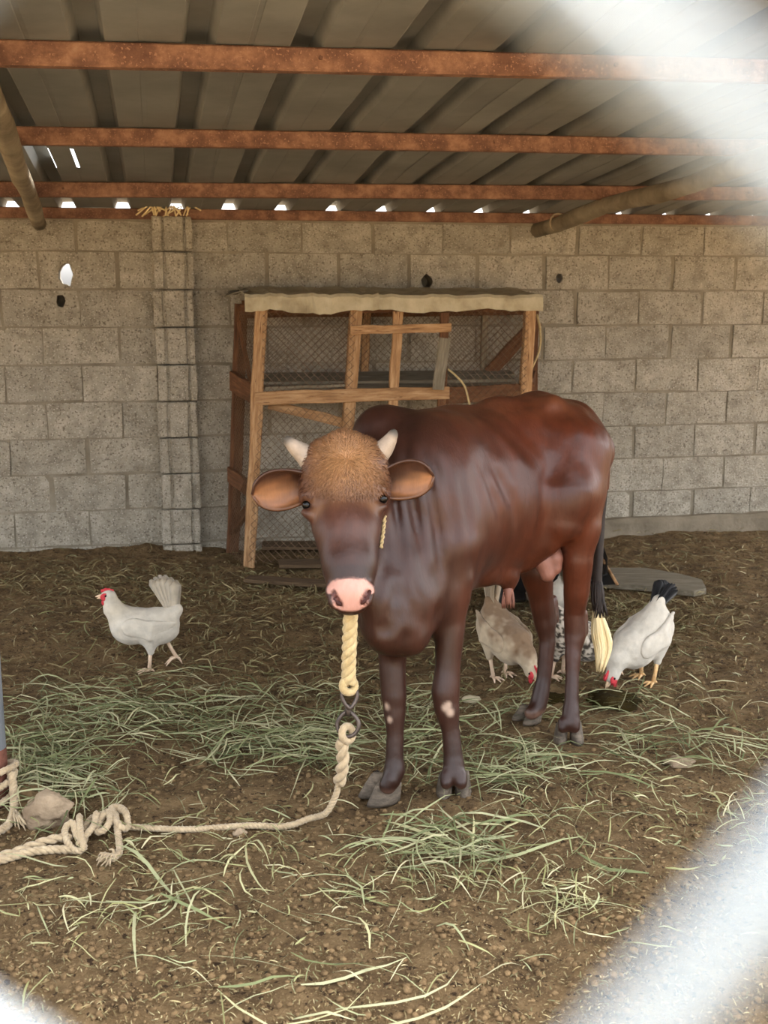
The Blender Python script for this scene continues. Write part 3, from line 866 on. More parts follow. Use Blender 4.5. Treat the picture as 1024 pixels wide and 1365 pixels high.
# ------------------------------------------------------------------ the cow
def unit(v): v = np.asarray(v, float); return v / np.linalg.norm(v)
def frame(a, up=(0, 0, 1)):
    a = unit(a); l = unit(np.cross(up, a)); u = np.cross(a, l); return np.array([a, l, u])
def make_cow():
    root = empty('cow', (0.25, 3.2, 0.0), 'reddish-brown horned bull with a pink nose tethered in the pen', 'cow')
    S = SDF((-0.36, 2.55, 0.03), (0.86, 4.02, 1.2), 0.006)
    R = lambda r, d: r * d / FPX
    def C(px, py, d, r): return (P(px, py, d), R(r, d))
    def chain(pts, k=0.02): S.chain([C(*q) for q in pts], k)
    mid = frame((0.81, 0.59, 0)); frt = frame((0.5, 0.87, 0)); rear = frame((0.85, 0.52, 0))
    # trunk
    S.ell((0.24, 3.37, 0.795), (0.43, 0.205, 0.275), mid, k=0.03)
    S.ell((0.135, 3.22, 0.80), (0.26, 0.20, 0.29), frt, k=0.06)
    S.ell((0.50, 3.56, 0.90), (0.27, 0.165, 0.19), rear, k=0.07)
    # topline
    chain([(535, 572, 3.30, 16), (600, 566, 3.42, 15), (660, 552, 3.52, 14), (715, 545, 3.60, 14), (765, 560, 3.68, 16), (795, 592, 3.72, 15)], 0.07)
    chain([(716, 551, 3.54, 12), (737, 543, 3.51, 10), (758, 558, 3.53, 12)], 0.05)       # near hook bone
    chain([(672, 542, 3.68, 9), (690, 541, 3.70, 9)], 0.03)                                # far hook bone
    chain([(770, 560, 3.56, 14), (800, 600, 3.62, 15)], 0.05)                              # near pin bone
    # hump
    S.ell(P(512, 592, 3.27), (0.085, 0.095, 0.11), frt, k=0.06)
    S.ell(P(505, 585, 3.22), (0.07, 0.07, 0.085), frt, k=0.05)
    # neck and chest
    chain([(478, 650, 3.08, 50), (520, 665, 3.20, 75), (560, 690, 3.28, 95)], 0.06)
    chain([(490, 700, 3.06, 44), (525, 750, 3.12, 62), (555, 780, 3.2, 70)], 0.06)
    S.ell(P(530, 805, 3.05), (0.115, 0.10, 0.145), frame((1, 0.1, 0)), k=0.06)
    chain([(512, 790, 2.98, 30), (520, 838, 3.0, 32), (545, 848, 3.02, 26)], 0.03)         # brisket fold
    chain([(495, 740, 2.98, 18), (502, 800, 2.96, 20), (512, 842, 2.97, 18)], 0.03)        # dewlap
    # near (left) foreleg
    chain([(585, 660, 3.18, 46), (598, 725, 3.14, 42), (603, 780, 3.14, 25), (600, 830, 3.15, 20.5), (597, 890, 3.15, 17), (594, 922, 3.15, 19), (595, 940, 3.15, 17.3),
           (601, 975, 3.15, 12.3), (604, 1003, 3.15, 12.8), (605, 1019, 3.15, 14.5), (605, 1032, 3.145, 14.5)], 0.012)
    chain([(596, 1034, 3.135, 9.5), (595, 1044, 3.125, 8.5)], 0.008); chain([(614, 1034, 3.135, 9.5), (615, 1044, 3.125, 8.5)], 0.008)
    chain([(606, 735, 3.10, 15), (618, 770, 3.115, 13), (616, 796, 3.13, 9)], 0.014)   # elbow
    # far (right) foreleg
    chain([(525, 780, 3.13, 34), (524, 850, 3.13, 22), (523, 890, 3.13, 18), (525, 926, 3.13, 17.3), (526, 945, 3.13, 15), (527, 980, 3.13, 11.8), (526, 1008, 3.13, 12.2),
           (526, 1027, 3.13, 14.5), (522, 1039, 3.12, 13), (517, 1047, 3.12, 12)], 0.012)
    # near (left) hind leg
    chain([(768, 600, 3.56, 44), (771, 650, 3.52, 38), (772, 700, 3.50, 30), (770, 745, 3.51, 21), (769, 785, 3.54, 17.5), (766, 815, 3.57, 14.5), (767, 845, 3.58, 14.5), (764, 870, 3.57, 11),
           (763, 900, 3.56, 9.2), (762, 930, 3.55, 9.5), (761, 953, 3.545, 12), (759, 964, 3.54, 12)], 0.012)
    chain([(751, 962, 3.535, 7), (750, 971, 3.53, 6.5)], 0.008); chain([(767, 962, 3.535, 7), (767, 971, 3.53, 6.5)], 0.008)
    chain([(765, 600, 3.50, 44), (755, 660, 3.44, 36), (752, 700, 3.42, 20)], 0.05)        # thigh muscle over the stifle
    chain([(776, 818, 3.60, 8), (777, 842, 3.60, 8)], 0.012)                               # point of hock
    # far (right) hind leg
    chain([(735, 650, 3.72, 50), (717, 720, 3.70, 30), (715, 760, 3.70, 22), (722, 800, 3.73, 16.5), (726, 825, 3.745, 15.5), (730, 855, 3.745, 11), (725, 905, 3.745, 10),
           (720, 930, 3.74, 11.5), (717, 942, 3.735, 11.5), (709, 950, 3.72, 10)], 0.014)
    chain([(736, 800, 3.77, 8), (738, 825, 3.77, 8)], 0.012)
    # flank fold and belly line, navel and sheath
    chain([(742, 690, 3.44, 16), (725, 722, 3.46, 14), (700, 738, 3.5, 20)], 0.05)
    chain([(650, 765, 3.36, 16), (672, 767, 3.42, 10), (682, 770, 3.44, 7), (678, 784, 3.44, 7)], 0.03)
    # tail root
    chain([(795, 585, 3.74, 11), (806, 610, 3.75, 9), (806, 650, 3.76, 6.5)], 0.015)
    # head
    D = 2.9
    chain([(459, 617, 2.98, 34), (460, 650, 2.965, 42), (463, 712, 2.90, 40), (466, 752, 2.855, 34), (467, 786, 2.82, 29)], 0.03)
    chain([(431, 622, 2.985, 28), (430, 655, 2.975, 29), (440, 700, 2.94, 24)], 0.025)
    chain([(488, 620, 2.985, 28), (489, 652, 2.975, 28), (484, 697, 2.94, 24)], 0.025)
    chain([(430, 602, 2.99, 17), (459, 594, 2.99, 19), (488, 600, 2.99, 17)], 0.025)       # poll
    chain([(466, 690, 3.04, 44), (468, 745, 2.97, 34), (468, 797, 2.87, 22)], 0.03)        # jaw
    S.ell(P(467, 790, 2.82), (R(30, 2.8), 0.045, R(17, 2.8)), None, k=0.02); S.ell(P(467, 805, 2.82), (R(21, 2.8), 0.042, R(14, 2.8)), None, k=0.02)              # muzzle
    chain([(440, 786, 2.80, 7), (446, 805, 2.79, 8)], 0.01); chain([(494, 784, 2.80, 7), (489, 802, 2.79, 8)], 0.01)
    for (px, py, sx) in ((408, 666, -1), (509, 658, 1)):                                   # brow and lid
        chain([(px - sx * 10, py - 6, 2.925, 9), (px, py - 6, 2.93, 7.5), (px + sx * 4, py + 2, 2.945, 6)], 0.012)
        chain([(px - sx * 8, py + 20, 2.915, 9), (px + sx * 0, py + 17, 2.93, 7)], 0.014)
    S.cone(P(411, 673, 2.90), 0.009, P(408, 673, 2.94), 0.011, 0.006, sub=True)
    S.cone(P(508, 665, 2.90), 0.009, P(511, 665, 2.94), 0.011, 0.006, sub=True)
    for (x1, y1, x2, y2) in ((444, 790, 453, 806), (492, 788, 484, 803)):                  # nostrils
        S.cone(P(x1, y1, 2.765), 0.0105, P(x2, y2, 2.76), 0.013, 0.004, sub=True)
        S.cone(P(x1, y1, 2.79), 0.006, P(x2, y2, 2.785), 0.007, 0.005, sub=True)
    # hollows: flank, behind the shoulder, beside the tail root
    dent = lambda px, py, d, rad, a: S.ripple(P(px, py, d), rad, lambda Q: a)
    dent(697, 580, 3.36, 0.13, 0.016); dent(632, 640, 3.22, 0.17, 0.009); dent(742, 640, 3.40, 0.10, 0.010); dent(790, 570, 3.55, 0.09, 0.010)
    dent(560, 560, 3.30, 0.06, 0.010); dent(565, 770, 3.02, 0.08, 0.010); dent(572, 815, 3.04, 0.05, 0.012); dent(513, 840, 2.92, 0.035, 0.008); dent(540, 850, 2.95, 0.035, 0.006); dent(530, 790, 2.93, 0.05, 0.008)
    # folds of loose skin on neck and shoulder, ribs on the flank
    S.ripple(P(535, 690, 3.08), 0.27, lambda Q: 0.0095 * np.sin((Q[..., 0] * 1.0 + 0.10 * Q[..., 2]) * 150 + 5 * vnoise(Q, 5, 3)) * np.clip(vnoise(Q, 7, 12) + 0.6, 0, 1))
    S.ripple(P(665, 620, 3.25), 0.34, lambda Q: 0.0042 * np.sin((Q[..., 0] * 0.8 + Q[..., 1] * 0.55 + 0.40 * Q[..., 2]) * 85 + 4 * vnoise(Q, 4, 6)) * np.clip(vnoise(Q, 6, 14) + 0.5, 0, 1) + 0.006 * fbm(Q, 9, 2, 31))
    S.ripple(P(765, 600, 3.45), 0.22, lambda Q: 0.008 * fbm(Q * np.array([1.3, 1.3, 0.7]), 11, 2, 41))
    S.ripple(P(530, 820, 2.95), 0.14, lambda Q: 0.006 * np.sin(Q[..., 0] * 130 + 5 * vnoise(Q, 9, 3)) * np.clip(vnoise(Q, 14, 2) + 0.4, 0, 1))
    V, F = S.mesh(2)
    # fine unevenness
    V = V + 0.0
    # ---- coat colours
    def near(c, r, soft): 
        d = np.linalg.norm((V - np.asarray(c)), axis=1); return np.clip((r + soft - d) / (2 * soft), 0, 1)
    def sm(x): x = np.clip(x, 0, 1); return x * x * (3 - 2 * x)
    nz = fbm(V, 9, 3, 4); nf = vnoise(V, 60, 8)
    red = np.array(lin((88, 42, 24))); dark = np.array(lin((54, 30, 22))); deep = np.array(lin((42, 25, 20)))
    tan = np.array(lin((164, 118, 76))); pink = np.array(lin((198, 150, 136))); choc = np.array(lin((70, 38, 27)))
    col = np.tile(red, (len(V), 1))
    def blend(w, c):
        nonlocal col
        col = col * (1 - w[:, None]) + np.asarray(c) * w[:, None]
    blend(sm(0.5 + (0.30 - V[:, 0]) * 3.2 + 0.25 * nz), choc)                        # forequarters darker
    blend(sm(0.5 + (0.16 - V[:, 0]) * 5 + 0.3 * nz) * 0.75, dark)
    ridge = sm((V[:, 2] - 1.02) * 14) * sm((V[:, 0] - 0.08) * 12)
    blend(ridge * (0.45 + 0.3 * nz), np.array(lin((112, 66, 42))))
    blend(np.clip(fbm(V * np.array([1, 1, 0.45]), 7, 3, 19), 0, 1) * 0.55, deep)
    blend(np.clip(vnoise(V * np.array([1, 1, 0.12]), 55, 77), 0, 1) * 0.35, dark)
    blend(sm((0.55 - V[:, 2]) * 4 + 0.1 * nz) * 0.7, dark)                            # legs
    blend(sm((0.30 - V[:, 2]) * 6 + 0.1 * nz) * 0.6, deep)
    hd = (V[:, 1] < 2.98) & (V[:, 0] < 0.02) & (V[:, 2] > 0.72)
    hw = sm((0.03 - V[:, 0]) * 30) * sm((3.02 - V[:, 1]) * 30) * sm((V[:, 2] - 0.74) * 9)
    blend(hw * 0.9, np.array(lin((82, 50, 38))))
    pol = P(459, 605, 2.92)
    blend(sm(near(pol, 0.10, 0.085) * (1 + 0.35 * nz + 0.25 * nf)) * np.where(V[:, 1] < 3.02, 1, 0), tan)
    for (px, py) in ((420, 680), (503, 672)):
        blend(sm(near(P(px, py, 2.88), 0.02, 0.022)) * 0.6, tan * 0.7)
    mz = P(467, 794, 2.77)
    mzx = np.where(V[:, 2] < mz[2], 0.045, 0.060); q = (V - mz) / np.stack([mzx, mzx * 0 + 0.055, mzx * 0 + 0.040], 1); q = np.sign(q) * np.abs(q) ** 1.35; w = sm((1.12 - np.linalg.norm(q, axis=1)) * 6 + 0.2 * nf)
    blend(w, pink)
    q = (V - P(467, 765, 2.79)) / np.array([0.07, 0.06, 0.03]); blend(sm((1 - np.linalg.norm(q, axis=1)) * 3) * 0.7 * (1 - w), deep)
    for (x1, y1, x2, y2) in ((444, 790, 453, 806), (492, 788, 484, 803)):
        a = P(x1, y1, 2.775); b_ = P(x2, y2, 2.775); ab = b_ - a
        t_ = np.clip(((V - a) @ ab) / (ab @ ab), 0, 1); d = np.linalg.norm(V - a - t_[:, None] * ab, axis=1)
        blend(sm((0.012 - d) / 0.005), np.array(lin((84, 44, 40))))
    for (px, py, d_, r) in ((594, 944, 3.10, .006), (601, 950, 3.1, .008), (598, 940, 3.1, .004), (514, 943, 3.1, .006), (518, 960, 3.1, .004)):
        blend(sm(near(P(px, py, d_ + (0.012 if px > 560 else 0)), r + 0.004, 0.007) * (1.15 + 0.5 * nf)), np.array(lin((176, 152, 134))))   # scuffed knees
    # fetlock skin just above the hooves
    blend(sm((0.075 - V[:, 2]) * 40) * 0.5, np.array(lin((150, 116, 98))))
    o = np_mesh('body', V, F, M['coat'], True, col); par(o, root)
    # curly hair of the forehead, parted in a whorl
    nrm = np.zeros((len(V), 3)); o.data.vertices.foreach_get('normal', nrm.ravel()) if False else None
    nrm = np.array([v.normal for v in o.data.vertices])
    wh = P(464, 610, 2.90); dd = np.linalg.norm(V - wh, axis=1)
    rg = np.random.default_rng(5)
    prob = rg.uniform(0, 1, len(V)) ** 1.5
    cand = np.where((V[:, 1] < 2.99) & (V[:, 2] > 0.9) & (dd < 0.055 + 0.03 * nz + 0.115 * (1 - prob)) & (nrm[:, 1] < 0.35))[0]
    pick = rg.choice(cand, 5200)
    parts_v = []; parts_f = []; hc = []
    for n_, i in enumerate(pick):
        N_ = nrm[i]; T_ = V[i] - wh; T_ = T_ - N_ * np.dot(T_, N_); T_ = T_ / (np.linalg.norm(T_) + 1e-6) + rg.normal(0, 0.35, 3); T_[2] -= 0.35
        T_ = unit(T_ - N_ * np.dot(T_, N_)); B__ = np.cross(N_, T_)
        ln = rg.uniform(0.008, 0.02); w_ = 0.0006
        p0 = V[i]; p1 = p0 + T_ * ln * 0.5 + N_ * 0.0035; p2 = p0 + T_ * ln + N_ * rg.uniform(0.001, 0.004)
        k = len(parts_v)
        parts_v += [p0 - B__ * w_, p0 + B__ * w_, p1 + B__ * w_, p1 - B__ * w_, p2]
        parts_f += [(k, k + 1, k + 2, k + 3), (k + 3, k + 2, k + 4)]
        g = np.clip(dd[i] / 0.14, 0, 1) ** 1.3
        hc += [(np.array(lin((188, 140, 94))) * (1 - g) + np.array(lin((90, 56, 42))) * g) * rg.uniform(0.75, 1.2)] * 5
    h = mesh_obj('forehead_hair', parts_v, parts_f, M['coat'], False, hc); h['kind'] = 'stuff'; h['label'] = 'tan curly hair on the forehead'; par(h, root)
    # eyes
    for (px, py, d_) in ((410, 673, 2.937), (509.5, 665, 2.937)):
        c = P(px, py, d_); b_ = bmesh.new(); bmesh.ops.create_uvsphere(b_, u_segments=16, v_segments=12, radius=0.0145)
        me = bpy.data.meshes.new('eye'); b_.to_mesh(me); b_.free(); me.materials.append(M['eye']); me.shade_smooth()
        e = bpy.data.objects.new('eye', me); COL.objects.link(e); e.location = tuple(c); par(e, root)
        e['label'] = 'glossy black eye'
    for pts in ([(441, 787, 2.797), (445, 795, 2.788), (450, 802, 2.783), (456, 807, 2.78)], [(495, 785, 2.797), (491, 793, 2.788), (487, 800, 2.783), (481, 805, 2.78)]):
        v, f = tube(spline([P(*q) for q in pts], 9), [.003, .0055, .0068, .0075, .008, .0082, .0078, .006, .003], 10)
        h = mesh_obj('nostril', v, f, M['nostril'], True); par(h, root); h['label'] = 'dark slit nostril'
    # horns
    for pts in ([(414, 613, 2.99), (404, 604, 2.985), (392, 595, 2.975), (380, 583, 2.965)], [(500, 608, 2.99), (510, 600, 2.985), (519, 588, 2.975), (527, 573, 2.965)]):
        pth = spline([P(*q) for q in pts], 14); s_ = np.linspace(0, 1, 14)
        rr_ = 0.025 * (1 - s_) ** 0.8 + 0.0088; rr_[-1] = 0.005
        v, f = tube(pth, rr_ * (1 + 0.03 * np.sin(s_ * 40)), 14)
        cc = [(np.array(lin((170, 154, 138))) * (1 - k) + np.array(lin((84, 78, 70))) * k) for k in np.repeat(sm((s_ - 0.72) * 4), 14)]
        h = mesh_obj('horn', v, f, M['horn'], True, cc); par(h, root); h['label'] = 'short whitish horn with a grey tip'
    # ears: cupped leaves, opening to the camera
    def ear(base, tip, upv, wid, cup, drop, darktop=0.6):
        base = np.asarray(base); tip = np.asarray(tip); X = tip - base; Lx = np.linalg.norm(X); X /= Lx
        U = unit(np.asarray(upv) - X * np.dot(upv, X)); Nn = np.cross(X, U)
        if Nn[1] > 0: Nn = -Nn                       # hollow faces the camera
        V = []; F = []; cc = []; ns, nt = 16, 12
        for i in range(ns + 1):
            s = i / ns
            w = wid * (0.45 + 0.55 * math.sin(math.pi * min(1, s * 0.75 + 0.1))) * (1 - max(0, (s - 0.45) / 0.55) ** 4) ** 0.5 + 0.002
            for j in range(nt + 1):
                t_ = -1 + 2 * j / nt
                ang = t_ * (1.9 - 1.0 * s)
                y = w * math.sin(ang) / math.sin(max(1.0, 1.9 - 1.0 * s)) if abs(ang) < 3 else 0
                dep = cup * (1 - 0.4 * s) * (math.cos(ang) - 0.1)
                V.append(base + X * s * Lx + U * (y + drop * math.sin(s * 2.6)) - Nn * dep)
                edge = abs(t_) ** 3 * 0.6 + max(0, 0.25 - s) * 2
                k = min(1, edge + 0.25 * abs(math.sin(t_ * 7 + s * 3)) + darktop * max(0, t_ * 0.8 + 0.45 - 0.5 * s))
                cc.append(np.array(lin((160, 108, 68))) * (1 - k) + np.array(lin((72, 46, 34))) * k)
        m1 = nt + 1
        for i in range(ns):
            for j in range(nt): F.append((i*m1+j, (i+1)*m1+j, (i+1)*m1+j+1, i*m1+j+1))
        o = mesh_obj('ear', V, F, M['coat'], True, cc)
        md = o.modifiers.new('s', 'SOLIDIFY'); md.thickness = 0.007; md.offset = 0
        par(o, root)
    ear(P(408, 646, 2.985), P(337, 662, 2.965), (0.1, -0.1, 1), 0.055, 0.04, 0.0, 1.3)
    ear(P(510, 645, 2.985), P(578, 638, 2.97), (0.05, -0.1, 1), 0.051, 0.034, 0.004, 2.4)
    # hooves: two claws on each foot
    def claw(c, yaw, Lh=0.088, w=0.043, h=0.062, side=1):
        n = 12; V = []; F = []
        for lv, (zz_, sc, sh) in enumerate(((0.0, 1.0, 0.0), (0.010, 1.02, -0.002), (h * 0.5, 0.9, -0.010), (h * 0.9, 0.74, -0.020), (h, 0.62, -0.022))):
            for i in range(n):
                a = 2 * math.pi * i / n
                x = math.cos(a); y = math.sin(a)
                x = x * Lh / 2 * (1.0 if x > 0 else 0.8); y = y * w / 2 * (1 - 0.25 * max(0, math.cos(a)) ** 2)
                slope = 0.5 if x < 0 else 1.0
                V.append((x * sc + sh, y * (0.5 + 0.5 * sc) + side * 0.004 * (1 - zz_ / h), zz_ * (1.0 if x > 0 else 0.78)))
        for lv in range(4):
            for i in range(n): F.append((lv*n+i, lv*n+(i+1) % n, (lv+1)*n+(i+1) % n, (lv+1)*n+i))
        F.append(tuple(range(n))[::-1]); F.append(tuple(4*n+i for i in range(n)))
        o = mesh_obj('hoof', V, F, M['hoof'], True)
        o.matrix_world = Matrix.Translation((c[0], c[1], 0.004)) @ Matrix.Rotation(yaw, 4, 'Z')
        par(o, root)
    def foot(px, py, yaw, sp=0.047, Lh=0.088, w=0.043, h=0.062):
        c = G(px, py)
        for s in (-1, 1):
            d = np.array([-math.sin(yaw), math.cos(yaw)]) * s * sp / 2
            claw((c[0] + d[0], c[1] + d[1]), yaw + s * 0.06, Lh, w, h, s)
    foot(605, 1062, math.radians(-92), sp=0.049, w=0.047, Lh=0.09, h=0.068)
    foot(508, 1067, math.radians(203), Lh=0.115, h=0.072, w=0.046, sp=0.05)
    foot(758, 990, math.radians(-95), sp=0.046, w=0.044, Lh=0.082, h=0.062)
    foot(703, 962, math.radians(215), sp=0.044, w=0.041, Lh=0.088, h=0.05)
    # tail with dark dock and cream switch
    pth = spline([P(806, 640, 3.76), P(801, 690, 3.77), P(798, 740, 3.765), P(796, 780, 3.76), P(796, 812, 3.755)], 30)
    v, f = tube(pth, np.linspace(0.015, 0.017, 30), 12)
    tl = mesh_obj('tail', v, f, M['hair_dark'], True); par(tl, root)
    parts = []; rr_ = random.Random(3)
    for k in range(70):
        a = rr_.uniform(0, 6.28); q_ = rr_.uniform(0, 1) ** 0.5
        off = np.array([math.cos(a) * 0.027 * q_, math.sin(a) * 0.02 * q_, 0])
        ln = rr_.uniform(0.75, 1.0)
        a0 = P(796, 806 + rr_.uniform(0, 12), 3.755) + off * 0.35
        pts = [a0, P(801, 845, 3.755) + off * 1.1, P(804, 865, 3.75) + off, P(800, 845 + 52 * ln, 3.75) + off * 0.45]
        parts.append(tube(spline(pts, 9), [0.0045, .0055, .006, .006, .0055, .005, .004, .003, .0012], 5))
    v, f = join(parts); o = mesh_obj('tail_switch', v, f, M['hair_cream'], True); par(o, tl); o['label'] = 'cream tuft of hair at the tail end'
    parts = []
    for k in range(26):
        a = rr_.uniform(0, 6.28); off = np.array([math.cos(a) * 0.02, math.sin(a) * 0.018, 0])
        parts.append(tube(spline([P(796, 770, 3.76) + off * .5, P(797, 800, 3.757) + off, P(797 + rr_.uniform(-6, 9), 822, 3.755) + off], 6), [.005, .006, .005, .004, .003, .001], 5))
    v, f = join(parts); par(mesh_obj('tail_hair', v, f, M['hair_dark'], True), tl)
    # scrotum and sheath
    T = SDF((0.40, 3.35, 0.45), (0.68, 3.75, 0.8), 0.005)
    T.chain([(P(727, 722, 3.52), R(9, 3.5)), (P(724, 748, 3.50), R(13, 3.5)), (P(730, 765, 3.50), R(11, 3.5))], 0.012)
    T.chain([(P(737, 722, 3.53), R(9, 3.5)), (P(739, 744, 3.50), R(12, 3.5)), (P(740, 757, 3.50), R(9.5, 3.5))], 0.006)
    v, f = T.mesh(1); par(np_mesh('scrotum', v, f, M['skin']), root)
    parts = [tube(spline([P(678, 780, 3.44), P(677, 792, 3.43), P(677, 806, 3.43)], 8), [.016, .017, .016, .014, .012, .010, .009, .006], 10)]
    for k in range(16):
        x = rr_.uniform(668, 686)
        parts.append(tube(spline([P(672 + (x - 668) * .6, 784, 3.43), P(x, 800, 3.425), P(x + rr_.uniform(-2, 2), 811, 3.43)], 5), [.003, .003, .002, .002, .001], 4))
    v, f = join(parts); par(mesh_obj('sheath', v, f, M['skin'], True), root)
    # whiskers-thin halter cord along the cheek
    v, f = rope_mesh([P(513, 655, 2.99), P(513.5, 680, 2.985), P(511.5, 705, 2.965), P(508, 730, 2.945)], 0.006, 2, 0.03)
    o = mesh_obj('halter_cord', v, f, M['rope_yel'], True); tag(o, "thin white halter cord along the bull's cheek", 'cord')
    return root
cow = make_cow()

# ------------------------------------------------------------------ hens
WHITE = lin((206, 198, 184))
def make_hen(label, loc, yaw, pitch=0.0, head=(0.137, 0.0, 0.298), neck=None, tail_up=1.2, colf=None, tail_col=None, shank='shank',
             legs=None, tail_len=0.15, scale=1.0, tail_fan=0.5, face=0.0, wingc=None):
    root = empty('hen', loc, label, 'chicken', 'hens in the pen')
    root.rotation_euler = (0, 0, yaw); root.scale = (scale,) * 3
    hp = np.array([-0.01, 0, 0.165]); cp_, sp_ = math.cos(pitch), math.sin(pitch)
    def B(x, y, z):                    # body points tip forward about the hips
        q = np.array([x, y, z], float) - hp
        return hp + np.array([q[0] * cp_ + q[2] * sp_, q[1], -q[0] * sp_ + q[2] * cp_])
    ax = np.array([[cp_, 0, -sp_], [0, 1, 0], [sp_, 0, cp_]])
    hd = np.array(head, float)
    S = SDF((-0.26, -0.13, -0.02), (0.36, 0.13, 0.44), 0.0045)
    S.ell(B(0, 0, 0.178), (0.115, 0.072, 0.068), ax, 0.02)
    S.ell(B(0.065, 0, 0.178), (0.068, 0.064, 0.070), ax, 0.03)
    S.ell(B(-0.045, 0, 0.158), (0.075, 0.062, 0.055), ax, 0.03)
    S.cone(B(-0.07, 0, 0.20), 0.05, B(-0.115, 0, 0.235), 0.026, 0.03)
    nb_ = B(0.085, 0, 0.20)
    nm = np.array(neck, float) if neck is not None else (nb_ + hd) / 2 + np.array([0.012, 0, 0.0])
    S.cone(nb_, 0.052, nm, 0.034, 0.03); S.cone(nm, 0.034, hd, 0.0225, 0.02)
    fd = np.array([math.cos(face), 0, math.sin(face)])
    S.cone(hd - fd * 0.004, 0.0235, hd + fd * 0.012, 0.019, 0.01)
    legs = legs or [((-0.005, 0.035, 0.0), 0.0), ((-0.03, -0.035, 0.0), 0.0)]
    kn = []
    for (ft, lift), sy in zip(legs, (1, -1)):
        hip = B(-0.012, 0.04 * sy, 0.15); ft = np.array(ft, float)
        knee = np.array([hip[0] * 0.55 + ft[0] * 0.45 - 0.006, 0.042 * sy, ft[2] + 0.085])
        S.cone(hip, 0.040, knee, 0.014, 0.02); kn.append((knee, ft))
    V, F = S.mesh(2)
    V = V + 0.0016 * np.stack([vnoise(V, 55, 1), vnoise(V, 55, 2), vnoise(V, 55, 3)], -1)
    ng = fbm(V, 22, 2, 5)
    loc_ = (V - hp) @ np.array([[cp_, 0, sp_], [0, 1, 0], [-sp_, 0, cp_]]) + hp
    cols = colf(V, loc_, hd, ng) if colf else np.tile(WHITE, (len(V), 1))
    par0 = lambda o: (setattr(o, 'parent', root), o)[1]
    par0(np_mesh('body', V, F, M['plume'], True, cols))
    # wings: layered feathers folded on each side
    for sy in (1, -1):
        Wg = SDF((-0.2, 0.02 if sy > 0 else -0.12, 0.03), (0.16, 0.12 if sy > 0 else -0.02, 0.36), 0.005)
        for k in range(6):
            a = B(0.055 - 0.006 * k, 0.066 * sy, 0.205 - 0.008 * k); b_ = B(-0.115 + 0.012 * k, 0.052 * sy, 0.198 - 0.013 * k)
            m_ = (a + b_) / 2 + np.array([0, 0.012 * sy, 0])
            Wg.cone(a, 0.013, m_, 0.014, 0.005); Wg.cone(m_, 0.014, b_, 0.006, 0.005)
        Wg.ell(B(0.04, 0.066 * sy, 0.19), (0.05, 0.016, 0.038), ax, 0.012)
        v, f = Wg.mesh(1)
        l2 = (v - hp) @ np.array([[cp_, 0, sp_], [0, 1, 0], [-sp_, 0, cp_]]) + hp
        cw = (wingc or colf)(v, l2, hd, fbm(v, 22, 2, 5)) if (wingc or colf) else np.tile(np.array(WHITE) * 0.95, (len(v), 1))
        par0(np_mesh('wing', v, f, M['plume'], True, cw))
    # tail feathers
    tb = B(-0.10, 0, 0.225); nt = 11
    for k in range(nt):
        s = (k - (nt - 1) / 2) / ((nt - 1) / 2)
        el = tail_up + tail_fan * s * 0.62 + pitch
        dr = unit(np.array([-math.cos(el), 0.10 * (1 if k % 2 else -1), math.sin(el)]))
        sd_ = unit(np.cross(dr, np.array([0, 1.0 if abs(s) < .99 else 1.0, 0])))
        sd_ = unit(sd_ * 0.93 + np.array([0, 1, 0]) * (-0.36 if k % 2 else 0.36))
        Lf = tail_len * (1 - 0.12 * abs(s)); V = []; F = []; cc = []
        nn_ = unit(np.cross(dr, sd_)); base = tb + np.array([0.014 * s, 0.006 * (1 if k % 2 else -1), 0.010 * s])
        for i in range(8):
            t_ = i / 7; w = 0.019 * (0.55 + 0.75 * t_) * (1 - max(0, (t_ - 0.8) / 0.2) ** 2 * 0.75)
            c = base + dr * Lf * t_ + nn_ * (-0.012 * t_ * t_)
            for (wy, hh) in ((-1, 0), (0, 0.004), (1, 0), (0, -0.002)): V.append(c + sd_ * w * wy + nn_ * hh)
            cc += [tail_col(t_, s) if tail_col else np.array(WHITE)] * 4
        for i in range(7):
            for j in range(4): F.append((i*4+j, i*4+(j+1) % 4, (i+1)*4+(j+1) % 4, (i+1)*4+j))
        F += [(0, 1, 2, 3), (31, 30, 29, 28)]
        par0(mesh_obj('tail_feather', V, F, M['plume'], True, cc))
    # beak, comb, face, wattles, eyes
    up = np.array([-fd[2], 0, fd[0]])
    for dz, ln in ((0.003, 0.030), (-0.004, 0.024)):
        v, f = tube([hd + fd * 0.022 + up * dz, hd + fd * (0.022 + ln * .6) + up * (dz - .001), hd + fd * (0.022 + ln) + up * (dz - 0.004)], [0.0075, 0.005, 0.001], 8)
        par0(mesh_obj('beak', v, f, M['beak'], True))
    K = SDF(hd - 0.06, hd + 0.06, 0.003)
    for k in range(4):
        c = hd + fd * (0.024 - 0.012 * k) + up * (0.022 + 0.004 * math.sin(k * 1.2)); K.ell(c, (0.008, 0.0035, 0.008), None, 0.004)
    v, f = K.mesh(1); par0(np_mesh('comb', v, f, M['comb']))
    K = SDF(hd - 0.06, hd + 0.06, 0.003)
    for sy in (1, -1):
        K.ell(hd + fd * 0.014 + np.array([0, 0.0165 * sy, 0]) + up * 0.001, (0.018, 0.0055, 0.016), None, 0.004)
        K.ell(hd + fd * 0.020 + np.array([0, 0.009 * sy, 0]) - up * 0.022, (0.010, 0.005, 0.013), None, 0.004)
    v, f = K.mesh(1); par0(np_mesh('wattle', v, f, M['comb']))
